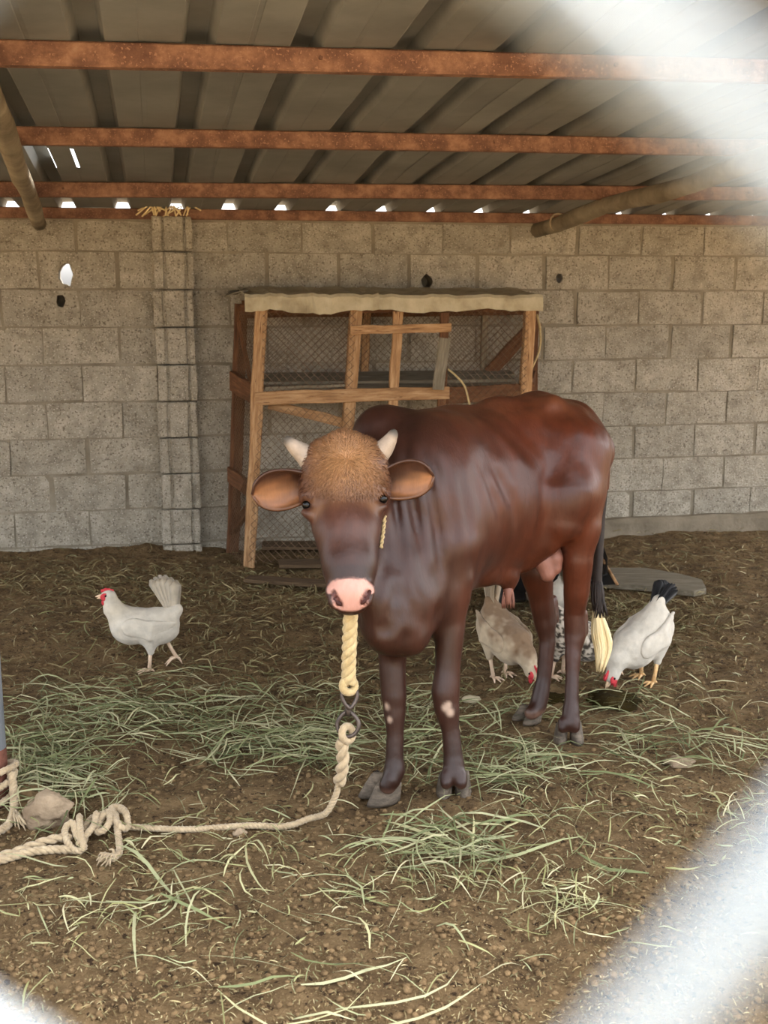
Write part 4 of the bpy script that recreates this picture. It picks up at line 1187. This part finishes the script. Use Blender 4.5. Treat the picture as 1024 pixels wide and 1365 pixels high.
    for sy in (1, -1):
        b_ = bmesh.new(); bmesh.ops.create_uvsphere(b_, u_segments=10, v_segments=8, radius=0.0048)
        me = bpy.data.meshes.new('eye'); b_.to_mesh(me); b_.free(); me.materials.append(M['eye']); me.shade_smooth()
        e = bpy.data.objects.new('eye', me); COL.objects.link(e); e.parent = root; e.location = tuple(hd + fd * 0.010 + up * 0.006 + np.array([0, 0.0195 * sy, 0]))
    # shanks and toes
    for (knee, ft), (_, lift) in zip(kn, legs):
        tip = ft + np.array([0, 0, 0.008])
        parts = [tube([knee + np.array([0, 0, .01]), (knee + tip) / 2, tip], [0.0085, 0.0065, 0.0075], 8)]
        for a in (-0.55, 0.0, 0.55, math.pi):
            ln = 0.045 if a != math.pi else 0.022
            d_ = np.array([math.cos(a), math.sin(a), 0.0]); dz = -0.5 * lift
            p1 = tip + d_ * ln * 0.5 + np.array([0, 0, 0.003 + dz * .02]); p2 = tip + d_ * ln + np.array([0, 0, -0.005 + dz * 0.05])
            parts.append(tube([tip, p1, p2], [0.006, 0.005, 0.0018], 6))
        v, f = join(parts); par0(mesh_obj('leg', v, f, M[shank], True))
    return root
def gpt(px, py): p = GP(px, py); return (p[0], p[1], p[2])

def c_white(V, L, hd, n):
    c = np.tile(np.array(lin((208, 201, 187))), (len(V), 1)); w = np.clip(1 - np.linalg.norm(V - (hd - np.array([.03, 0, .06])), axis=1) / .07, 0, 1)[:, None]
    return c * (1 - w * .5) + np.array(lin((202, 184, 148))) * w * .5
make_hen('white hen walking alone on the left with its tail raised', gpt(198, 890), math.radians(186), 0.02, tail_up=1.75, tail_len=0.155,
         legs=[((-0.006, 0.035, 0.0), 0), ((-0.105, -0.035, 0.03), 1.0)], colf=c_white, tail_fan=0.42, tail_col=lambda t, s: np.array(lin((200, 190, 172))))
def c_brown(V, L, hd, n):
    cream = np.array(lin((196, 178, 152))); br = np.array(lin((110, 78, 50)))
    n = 0.5 * n + 0.5 * vnoise(L, 70, 6)
    w = np.clip((L[:, 2] - 0.215) * 22 + 0.5 + 0.9 * n, 0, 1) * 0.75
    dn = np.linalg.norm(L - np.array([0.115, 0, 0.20]), axis=1); w2 = np.clip((0.058 - dn) * 40 + 0.6 * n, 0, 1)
    w = np.clip(np.maximum(w, w2) - np.clip(1 - np.linalg.norm(V - hd, axis=1) / .035, 0, 1), 0, 1)[:, None]
    return cream * (1 - w) + br * w
make_hen('brown and cream hen pecking beside the hind legs', gpt(668, 906), math.radians(-58), 0.50, head=(0.175, 0, 0.075), neck=(0.14, 0, 0.125), tail_up=0.95, tail_len=0.17, face=-0.6,
         colf=c_brown, tail_fan=0.25, tail_col=lambda t, s: np.array(lin((186, 170, 148))) * (0.8 + 0.3 * (s > 0)), legs=[((-0.02, 0.035, 0), 0), ((-0.0, -0.035, 0), 0)], scale=1.02)
def c_speck(V, L, hd, n):
    a = np.array(lin((198, 188, 172))); b_ = np.array(lin((62, 54, 46))); w = np.clip(0.5 + 2.2 * vnoise(L * np.array([1, 1, 1.6]), 95, 3), 0, 1)
    w = w * np.clip(np.linalg.norm(V - hd, axis=1) / 0.09 - 0.2, 0.1, 1)
    return a * (1 - w[:, None]) + b_ * w[:, None]
make_hen('grey speckled hen pecking behind the hind leg', gpt(758, 905), math.radians(-22), 0.42, head=(0.165, 0, 0.072), neck=(0.14, 0, 0.125), tail_up=0.4, tail_len=0.13, face=-0.7,
         colf=c_speck, tail_fan=0.3, tail_col=lambda t, s: np.array(lin((96, 86, 76))), legs=[((-0.03, 0.035, 0), 0), ((-0.06, -0.035, 0), 0)])
make_hen('white hen with a black tail pecking at the right', gpt(858, 911), math.radians(214), 0.62, head=(0.155, 0, 0.055), neck=(0.135, 0, 0.11), tail_up=0.35, tail_len=0.10, face=-0.9, shank='shank_y',
         colf=c_white, tail_fan=0.3, tail_col=lambda t, s: np.array(lin((30, 30, 32))) if abs(s) > 0.3 else np.array(lin((60, 60, 62))) * (1 if t > .3 else 2), scale=1.06,
         legs=[((-0.005, 0.04, 0), 0), ((-0.03, -0.04, 0), 0)])
make_hen('white hen half hidden behind the hind legs', gpt(752, 842), math.radians(75), 0.35, head=(0.16, 0, 0.12), neck=(0.13, 0, 0.16), tail_up=0.9, tail_len=0.13, face=-0.4,
         colf=c_white, tail_fan=0.4)

# ------------------------------------------------------------------ tether: rope, swivel, rope, knot
rp_path = [P(468, 806, 2.86), P(467, 830, 2.87), P(466, 855, 2.885), P(465, 885, 2.90), P(465, 912, 2.915)]
v, f = rope_mesh(rp_path, 0.0205, 3, 0.075, n=8, fac=0.56)
loop = [P(465 + 8 * math.cos(a), 914 + 9 * math.sin(a), 2.915 + 0.012 * math.cos(a)) for a in np.linspace(0, 2 * math.pi, 17)[:-1]]
v2, f2 = tube(loop, 0.011, 8, close=True); v, f = join([(v, f), (v2, f2)])
tag(mesh_obj('lead_rope', v, f, M['rope_yel'], True), "cream braided rope hanging below the bull's nose", 'rope')
def iron_swivel():
    root = empty('swivel_link', P(464, 980, 2.94), 'dark iron swivel shackle joining the two ropes', 'shackle')
    def ringp(cx, cy, rx, ry, d, tw, tipdown):
        pts = []
        for a in np.linspace(0, 2 * math.pi, 29)[:-1]:
            x = math.cos(a); y = math.sin(a)
            pinch = 1 - 0.45 * max(0, (y if tipdown else -y)) ** 1.5
            pts.append(P(cx + rx * x * pinch * math.cos(tw) , cy + ry * y, d + 0.02 * x * math.sin(tw)))
        return tube(pts, 0.0055, 8, close=True)
    v, f = ringp(466, 928, 10.5, 16, 2.92, 0.25, True); par(mesh_obj('upper_link', v, f, M['iron'], True), root)
    v, f = ringp(464, 965, 15, 17, 2.935, -0.25, False); par(mesh_obj('lower_link', v, f, M['iron'], True), root)
    v, f = tube([P(464, 939, 2.925), P(464, 943, 2.926), P(464, 950, 2.928), P(464, 954, 2.93)], [0.006, 0.0085, 0.0085, 0.006], 10); par(mesh_obj('swivel_pin', v, f, M['iron'], True), root)
iron_swivel()
R2 = lambda px, py, lift: GP(px, py, lift)
seg1 = [P(458, 984, 2.94), P(455, 996, 2.945), P(456, 1020, 2.96), P(452, 1042, 2.98)]
seg2 = [P(467, 978, 2.94), P(463, 995, 2.945), P(458, 1020, 2.955), P(453, 1042, 2.975)]
tail_ = [P(452, 1042, 2.98), P(447, 1062, 2.99), P(434, 1084, 3.0), R2(412, 1100, .02), R2(380, 1110, .016), R2(330, 1114, .014), R2(250, 1114, .012), R2(172, 1113, .014)]
twist1 = rope_mesh(spline([P(455, 986, 2.94), P(457, 1005, 2.95), P(456, 1025, 2.965), P(452, 1044, 2.985)], 12), 0.0185, 2, 0.07, n=8, fac=0.6)
lp = [P(463 + 7 * math.cos(a), 978 + 10 * math.sin(a), 2.938 + 0.012 * math.cos(a)) for a in np.linspace(0, 2 * math.pi, 17)[:-1]]
loop2 = tube(lp, 0.0105, 8, close=True)
main = rope_mesh(tail_, 0.0098, 3, 0.03, n=6, fac=0.58)
# knot: interlaced loops
def arc(cx, cy, rx, ry, a0, a1, h0, h1, n=14):
    return [R2(cx + rx * math.cos(a), cy + ry * math.sin(a), 0.014 + h0 + (h1 - h0) * k / (n - 1)) for k, a in enumerate(np.linspace(a0, a1, n))]
kp = []
kp.append(rope_mesh([R2(172, 1113, .016), R2(166, 1122, .024), R2(158, 1119, .034), R2(152, 1107, .04), R2(150, 1098, .04), R2(160, 1097, .034), R2(169, 1105, .03), R2(171, 1114, .016)], 0.0105, 3, 0.03))
kp.append(rope_mesh([R2(168, 1102, .034), R2(150, 1096, .03), R2(135, 1100, .026), R2(124, 1106, .022), R2(112, 1118, .02), R2(105, 1128, .02)], 0.0115, 3, 0.03))
kp.append(rope_mesh([R2(146, 1104, .045), R2(148, 1116, .04), R2(140, 1124, .03), R2(130, 1121, .022), R2(134, 1112, .03), R2(142, 1106, .045)], 0.0105, 3, 0.03))
kp.append(rope_mesh([R2(107, 1112, .05), R2(108, 1128, .04), R2(112, 1139, .02), R2(100, 1140, .016), R2(90, 1135, .022), R2(88, 1124, .04), R2(98, 1120, .045), R2(104, 1130, .03), R2(116, 1130, .018)], 0.0105, 3, 0.03))
kp.append(rope_mesh([R2(130, 1108, .04), R2(126, 1120, .036), R2(116, 1128, .03), R2(104, 1136, .02)], 0.0105, 3, 0.03))
kp.append(rope_mesh([R2(155, 1103, .034), R2(157, 1120, .026), R2(160, 1140, .014), R2(158, 1150, .012), R2(150, 1158, .012)], 0.0102, 3, 0.03))
kp.append(rope_mesh([R2(95, 1127, .02), R2(70, 1135, .016), R2(40, 1143, .014), R2(10, 1150, .014), R2(-40, 1158, .014)], 0.0135, 2, 0.06, fac=0.6))
kp.append(rope_mesh([R2(96, 1139, .014), R2(70, 1145, .013), R2(40, 1150, .013), R2(0, 1156, .013), R2(-40, 1163, .013)], 0.012, 3, 0.05))
rr_ = random.Random(8)
for k in range(34):
    a = R2(150 + rr_.uniform(-4, 3), 1156 + rr_.uniform(-3, 4), 0.015)
    e_ = R2(137 + rr_.uniform(-10, 12), 1160 + rr_.uniform(-7, 9), rr_.uniform(0.004, 0.03))
    kp.append(tube(spline([a, (a + e_) / 2 + np.array([rr_.uniform(-.01, .01), 0, .008]), e_], 5), [0.004, .004, .004, .003, .0015], 4))
v, f = join([twist1, loop2, main] + kp)
tag(mesh_obj('tether_rope', v, f, M['rope'], True), 'beige tether rope lying on the ground with a large knot at the left', 'rope')
# rope wound round the foot of the post
kp = []
bx, by = POST
for k in range(3):
    zz_ = 0.035 + 0.03 * k
    pts = [(bx + (0.056 + .004 * k) * math.cos(a), by + (0.056 + .004 * k) * math.sin(a), zz_ + 0.02 * math.sin(a + k)) for a in np.linspace(0, 6.2, 26)]
    kp.append(rope_mesh(pts, 0.011, 3, 0.03))
kp.append(rope_mesh([np.array((bx + 0.06, by - 0.02, 0.10)), np.array((bx + 0.075, by - 0.05, 0.06)), R2(18, 1096, .02), R2(5, 1112, .014), R2(-20, 1122, .014)], 0.013, 3, 0.035))
for k in range(24):
    a = R2(20, 1095, .02); e_ = R2(28 + rr_.uniform(-9, 8), 1106 + rr_.uniform(-8, 7), rr_.uniform(.005, .03))
    kp.append(tube(spline([a, (a + e_) / 2 + np.array([0, 0, .01]), e_], 5), [.005, .005, .004, .003, .001], 4))
v, f = join(kp); tag(mesh_obj('post_rope', v, f, M['rope2'] if 'rope2' in M else M['rope'], True), 'dirty frayed rope wound round the foot of the steel post', 'rope')

# ------------------------------------------------------------------ loose things on the ground
def lump(name, c, r, seed, m, flat=1.0, h=None, amp=0.35):
    b_ = bmesh.new(); bmesh.ops.create_icosphere(b_, subdivisions=4, radius=1.0)
    for v_ in b_.verts:
        p = np.array(v_.co)[None]; k = 1 + amp * float(fbm(p + seed * 3.1, 1.4, 4, seed)[0])
        v_.co = Vector((v_.co.x * r[0] * k, v_.co.y * r[1] * k, v_.co.z * r[2] * k))
    me = bpy.data.meshes.new(name); b_.to_mesh(me); b_.free(); me.materials.append(m); me.shade_smooth()
    o = bpy.data.objects.new(name, me); COL.objects.link(o); o.location = (c[0], c[1], c[2]); return o
def at(px, py, up): p = GP(px, py); return (p[0], p[1], p[2] + up)
tag(lump('rock', at(63, 1098, .035), (0.06, 0.045, 0.045), 3, M['stone']), 'rough brownish rock beside the steel post', 'rock')
tag(lump('rock', at(38, 1070, .02), (0.05, 0.04, 0.035), 9, M['clod']), 'dark earthy lump between the steel post and the rock', 'rock')
tag(lump('stone', at(905, 1020, .004), (0.045, 0.035, 0.018), 5, M['redstone'] if 'redstone' in M else M['stone'], amp=.25), 'flat pinkish-brown stone at the right of the pen', 'stone')
tag(lump('stone', at(320, 1118, .004), (0.018, 0.015, 0.012), 6, M['stone'], amp=.25), 'small brown stone under the tether rope', 'stone')
tag(lump('stone', at(268, 1016, .006), (0.018, 0.015, 0.02), 7, M['clod'], amp=.25), 'small upright brown clod on the fodder at the left', 'stone')
tag(lump('wood_chip', at(628, 936, .012), (0.035, 0.018, 0.014), 8, M['tin'], amp=.2), 'pale chip of wood on the ground behind the near foreleg', 'chip')
tag(lump('stone', at(921, 690, .09), (0.045, 0.03, 0.035), 12, M['block'], amp=.3), 'grey chunk of block lying on the wall footing', 'stone')
tag(lump('dung_pat', at(818, 938, .004), (0.10, 0.08, 0.025), 10, M['dung'], amp=.4), 'dark olive wet dung pat in front of the pecking hens', 'dung')
tag(lump('dung_pat', at(742, 934, .002), (0.06, 0.05, 0.018), 11, M['dung'], amp=.4), 'small dark dung pat between the hind legs', 'dung')
# weathered plank
pa, pb = GP(790, 772, 0.03), GP(905, 795, 0.03)
pl = [GP(778, 786, .02), GP(800, 786, .02)]
def plank():
    c = [(800, 768), (860, 768), (905, 776), (935, 784), (941, 796), (925, 800), (870, 793), (800, 788), (778, 786), (780, 770)]
    top = [GP(x, y) for x, y in c]
    for p in top: p[2] = 0.045
    n = len(top); V = [t_ for t_ in top] + [t_ - np.array([0, 0, 0.028]) for t_ in top]
    ctr = np.mean(top, 0); V.append(ctr + np.array([0, 0, .004]))
    F = [(i, (i + 1) % n, n + (i + 1) % n, n + i) for i in range(n)] + [((i + 1) % n, i, 2 * n) for i in range(n)] + [tuple(range(n, 2 * n))]
    o = mesh_obj('weathered_plank', V, F, M['wood_grey'])
    b_ = bmesh.new(); b_.from_mesh(o.data); bmesh.ops.recalc_face_normals(b_, faces=b_.faces); b_.to_mesh(o.data); b_.free()
    tag(o, 'grey weathered plank lying on the ground behind the right-hand hens', 'plank')
plank()
# black plastic tub tipped toward the camera
def tub():
    c = GP(742, 808)
    root = empty('feed_tub', (c[0], c[1], 0.0), 'black plastic feed tub tipped over behind the hens', 'tub')
    A, Bp, Cc, Dd = P(655, 822, 5.05), P(806, 781, 5.15), P(800, 742, 5.45), P(668, 764, 5.45)
    rim = [A, P(730, 806, 5.1), Bp, P(806, 760, 5.3), Cc, P(735, 750, 5.48), Dd, P(656, 794, 5.25)]
    rim = [np.array(p) for p in rim]; ctr = np.mean(rim, 0); bot = [ctr + (p - ctr) * 0.78 + np.array([0.03, 0.16, -0.07]) for p in rim]
    n = len(rim); lipo = [ctr + (p - ctr) * 1.05 + np.array([0, .004, 0]) for p in rim]
    V = rim + bot + lipo
    F = [(i, (i+1) % n, n+(i+1) % n, n+i) for i in range(n)] + [tuple(range(n, 2*n))] + [(i, (i+1) % n, 2*n+(i+1) % n, 2*n+i) for i in range(n)]
    zmin = min(v_[2] for v_ in V); V = [v_ - np.array([0, 0, min(0, zmin) - 0.0]) for v_ in V]
    o = mesh_obj('basin', V, F, M['black']); md = o.modifiers.new('s', 'SOLIDIFY'); md.thickness = 0.008; par(o, root)
    e1, e2, e3 = P(803, 745, 5.3), P(823, 779, 5.1), P(790, 781, 5.12)
    V = [e1, e2, e3, e1 + np.array([-.0, .05, 0]), e2 + np.array([0, .05, 0]), e3 + np.array([0, .05, 0])]
    o = mesh_obj('end_flap', V, [(0, 1, 2), (3, 5, 4), (0, 3, 4, 1), (1, 4, 5, 2), (2, 5, 3, 0)], M['black']); par(o, root)
    v, f = tube([e1, (e1 + e2) / 2, e2], 0.008, 6); par(mesh_obj('worn_edge', v, f, M['wood'], True), root)
tub()

# ------------------------------------------------------------------ fodder and straw
def blades(name, N_, pxf, lenr, widr, colf, m, lift=(0.002, 0.03), curv=0.8, seed=0, hb=0.0, label='', cat='straw'):
    g = np.random.default_rng(seed)
    px, py = pxf(g, N_)
    r_ = np.stack([(px - 512) / FPX, CP - (py - 682.5) / FPX * SP, -SP - (py - 682.5) / FPX * CP], 1)
    t_ = -CAMH / r_[:, 2]; x = r_[:, 0] * t_; y = r_[:, 1] * t_
    wo = (x - W0[0]) * WN[0] + (y - W0[1]) * WN[1]
    ok = (wo > 0.05) & (y > 1.2) & (y < 7.2)
    for (hx_, hy_) in HOOVES: ok &= ((x - hx_) ** 2 + (y - hy_ + 0.09) ** 2) > 0.115 ** 2
    x, y = x[ok], y[ok]; n = len(x)
    th = g.uniform(0, 2 * math.pi, n)
    if hb: th = np.where(g.uniform(0, 1, n) < hb, g.normal(0, 0.45, n) + math.pi * g.integers(0, 2, n), th)
    L_ = g.uniform(*lenr, n) * g.uniform(0.5, 1, n); w = g.uniform(*widr, n); kq = g.normal(0, curv, n)
    K = 6; s = np.linspace(0, 1, K)
    ang = th[:, None] + kq[:, None] * (s[None] - 0.5)
    dx = np.cos(ang) * (L_ / (K - 1))[:, None]; dy = np.sin(ang) * (L_ / (K - 1))[:, None]
    X = x[:, None] + np.cumsum(dx, 1) - dx.sum(1)[:, None] / 2; Y = y[:, None] + np.cumsum(dy, 1) - dy.sum(1)[:, None] / 2
    z0 = g.uniform(*lift, n); arch = g.uniform(-0.005, 0.03, n) * np.minimum(1, L_ / 0.15)
    Z = ground_h(X, Y) + z0[:, None] + arch[:, None] * np.sin(math.pi * s)[None] + 0.004
    Z += g.normal(0, 0.010, n)[:, None] * (s - 0.5)[None] * 2 * np.minimum(1, L_ / .1)[:, None]
    prof = np.minimum(1, np.minimum(s * 4 + 0.45, (1 - s) * 2.2 + 0.12))
    nx_, ny_ = -np.sin(ang), np.cos(ang); tilt = g.uniform(-0.9, 0.9, n)
    hw = (w / 2)[:, None] * prof[None]
    A = np.stack([X - nx_ * hw, Y - ny_ * hw, Z - hw * np.sin(tilt)[:, None]], -1); Bq = np.stack([X + nx_ * hw, Y + ny_ * hw, Z + hw * np.sin(tilt)[:, None]], -1)
    V = np.stack([A, Bq], 2).reshape(-1, 3)
    b0 = (np.arange(n) * K * 2)[:, None] + (np.arange(K - 1) * 2)[None]
    F = np.stack([b0, b0 + 1, b0 + 3, b0 + 2], -1).reshape(-1, 4)
    c = colf(g, n); c = np.repeat(c, K * 2, 0)
    o = np_mesh(name, V, F, m, False, c)
    tag(o, label, cat, kind='stuff')
    return o
HOOVES = [tuple(G(a, b_)[:2]) for a, b_ in ((605, 1062), (508, 1067), (758, 990), (703, 962))]
def clusters(cl):
    w = np.array([c[4] for c in cl], float); w /= w.sum(); cl = np.array([c[:4] for c in cl], float)
    def f(g, n):
        k = g.choice(len(cl), n, p=w)
        return cl[k, 0] + cl[k, 2] * g.normal(0, 0.5, n), cl[k, 1] + cl[k, 3] * g.normal(0, 0.5, n)
    return f
def palette(cols, jit=0.15):
    cs = np.array([lin(c) for c in cols])
    def f(g, n): return cs[g.integers(0, len(cs), n)] * g.uniform(1 - jit, 1 + jit, (n, 1)) * 0.72
    return f
def unif(x0, x1, y0, y1):
    def f(g, n):
        u = g.uniform(0, 1, n)
        return g.uniform(x0, x1, n), y0 + (y1 - y0) * u
    return f
GREEN = [(156, 160, 112), (178, 180, 134), (134, 141, 95), (196, 194, 150), (116, 124, 82), (206, 200, 156)]
PALE = [(206, 200, 150), (190, 184, 132), (216, 206, 164), (172, 170, 118), (160, 158, 104)]
DRY = [(176, 158, 112), (150, 132, 90), (196, 180, 134), (126, 110, 74), (140, 134, 92)]
green_cl = [(120, 960, 160, 45, 10), (330, 985, 150, 50, 10), (250, 940, 200, 30, 5), (420, 1000, 110, 40, 6), (70, 1055, 80, 45, 7), (60, 1010, 80, 40, 5),
            (440, 945, 60, 30, 2), (650, 1045, 120, 45, 6), (560, 1110, 110, 35, 3), (600, 1150, 90, 28, 3), (720, 1010, 80, 28, 4), (690, 960, 60, 25, 2), (900, 1010, 160, 40, 5), (850, 950, 120, 40, 3),
            (560, 960, 70, 40, 3), (560, 1000, 50, 30, 2)]
blades('green_fodder', 2100, clusters(green_cl), (0.08, 0.36), (0.002, 0.0052), palette(GREEN), M['fodder'], (0.004, 0.045), 0.6, 1, 0.35, 'green cut fodder grass strewn across the pen floor', 'fodder')
mix_cl = [(512, 950, 620, 120, 10), (512, 830, 620, 110, 8), (250, 1130, 260, 70, 2), (620, 1180, 260, 70, 2.2), (850, 1080, 260, 70, 3), (120, 1220, 200, 60, 1), (400, 1270, 400, 100, .8), (760, 1190, 80, 60, 1)]
blades('pale_straw', 2300, clusters(mix_cl), (0.03, 0.17), (0.0015, 0.0042), palette(PALE + GREEN[:2]), M['fodder'], (0.002, 0.02), 0.9, 2, 0.2, 'pale loose straw stalks scattered over the soil', 'straw')
dry_cl = [(150, 775, 260, 30, 8), (400, 790, 200, 40, 5), (850, 820, 160, 60, 8), (700, 830, 200, 50, 4), (512, 880, 700, 90, 8), (940, 740, 160, 50, 3), (300, 850, 300, 60, 4)]
blades('dry_litter', 7500, clusters(dry_cl), (0.02, 0.13), (0.0018, 0.005), palette(DRY), M['fodder'], (0.001, 0.02), 1.0, 3, 0.0, 'short dry straw litter trampled into the back of the pen', 'straw')
blades('straw_chaff', 13000, unif(-40, 1064, 740, 1380), (0.005, 0.024), (0.001, 0.0026), palette(DRY, .3), M['fodder'], (0.0, 0.004), 0.3, 4, 0.0, 'fine straw chaff all over the pen floor', 'straw')
long_cl = [(300, 1240, 180, 40, 3), (420, 1330, 180, 30, 3), (800, 1000, 160, 30, 3), (560, 1095, 100, 40, 3), (200, 1190, 160, 50, 2), (640, 1120, 120, 30, 3), (840, 1130, 60, 90, 1), (500, 1180, 150, 40, 1.5)]
blades('long_grass_blades', 70, clusters(long_cl), (0.2, 0.42), (0.004, 0.0075), palette(PALE[:1] + GREEN[1:4], .1), M['fodder'], (0.004, 0.02), 0.9, 5, 0.55, 'long pale green grass blades lying in the foreground', 'grass')
# clods of soil
def clods():
    g = np.random.default_rng(9); N_ = 16000
    px = g.uniform(-60, 1084, N_); u = g.uniform(0, 1, N_); py = 720 + 660 * u
    r_ = np.stack([(px - 512) / FPX, CP - (py - 682.5) / FPX * SP, -SP - (py - 682.5) / FPX * CP], 1)
    t_ = -CAMH / r_[:, 2]; x = r_[:, 0] * t_; y = r_[:, 1] * t_
    wo = (x - W0[0]) * WN[0] + (y - W0[1]) * WN[1]; ok = (wo > 0.1) & (y > 1.2); x, y = x[ok], y[ok]; n = len(x)
    ph = (1 + 5 ** .5) / 2
    ico = np.array([(-1, ph, 0), (1, ph, 0), (-1, -ph, 0), (1, -ph, 0), (0, -1, ph), (0, 1, ph), (0, -1, -ph), (0, 1, -ph), (ph, 0, -1), (ph, 0, 1), (-ph, 0, -1), (-ph, 0, 1)]) / 1.9
    fc = np.array([(0, 11, 5), (0, 5, 1), (0, 1, 7), (0, 7, 10), (0, 10, 11), (1, 5, 9), (5, 11, 4), (11, 10, 2), (10, 7, 6), (7, 1, 8), (3, 9, 4), (3, 4, 2), (3, 2, 6), (3, 6, 8), (3, 8, 9), (4, 9, 5), (2, 4, 11), (6, 2, 10), (8, 6, 7), (9, 8, 1)])
    r = 0.002 + 0.009 * g.uniform(0, 1, n) ** 4
    V = ico[None] * g.uniform(0.7, 1.25, (n, 12, 1)) * (r[:, None, None] * g.uniform(0.7, 1.2, (n, 1, 3)))
    V[..., 2] *= 0.75
    V += np.stack([x, y, ground_h(x, y) + r * 0.2], -1)[:, None, :]
    F = (np.arange(n) * 12)[:, None, None] + fc[None]
    tag(np_mesh('soil_clods', V.reshape(-1, 3), F.reshape(-1, 3), M['clod'], False), 'small crumbly brown soil clods over the pen floor', 'soil', kind='stuff')
clods()

# ------------------------------------------------------------------ chain-link fence right in front of the lens
def fence():
    FY = 0.040
    def onf(px, py): r = ray(px, py); return CAM + r * (FY / r[1])
    VT, VR, VB = onf(200, -543), onf(1531, 642), onf(495, 1781); VL = VT + VB - VR
    ctr = (VL + VR) / 2; hx = (VR - VL) / 2; hz_ = (VT - VB) / 2
    root = empty('chain_link_fence', (0.0, FY, 0.0), 'white chain-link fence close in front, blurred in the corners of the view', 'fence')
    r = 0.0012; nI = 32
    lean = hz_[0] / hz_[2]
    for i in range(-nI, nI):
        pts = []
        for j in range(-48, 18):
            if (i + j) % 2 == 0: continue_ = 0
            k = i + ((i + j + 1) % 2)
            p = ctr + hx * k + hz_ * j
            hook = r * 1.0 * (1 if ((i + j + 1) % 2) else -1)
            if 0.03 < p[2] < 1.93: pts.append(p + np.array([0, hook, 0]))
        if len(pts) < 3: continue
        dense = []
        for a, b_ in zip(pts[:-1], pts[1:]): dense += [a, a + (b_ - a) * 0.06, a + (b_ - a) * 0.94]
        dense.append(pts[-1])
        v, f = tube(dense, r, 6)
        par(mesh_obj('wire', v, f, M['fence'], True), root)
    xl = (ctr + hx * (-nI - 0.2))[0] - 0.15; xr = (ctr + hx * (nI + .2))[0] + 0.15
    for nm, a, b_ in (('fence_post', (xl, FY + .01, -0.1), (xl, FY + .01, 2.0)), ('fence_post', (xr, FY + .01, -0.1), (xr, FY + .01, 2.0)),
                      ('top_rail', (xl, FY + .02, 1.94), (xr, FY + .02, 1.94)), ('bottom_rail', (xl, FY + .02, 0.05), (xr, FY + .02, 0.05))):
        v, f = tube([a, b_], 0.02, 14); par(mesh_obj(nm, v, f, M['galv'], True), root)
fence()
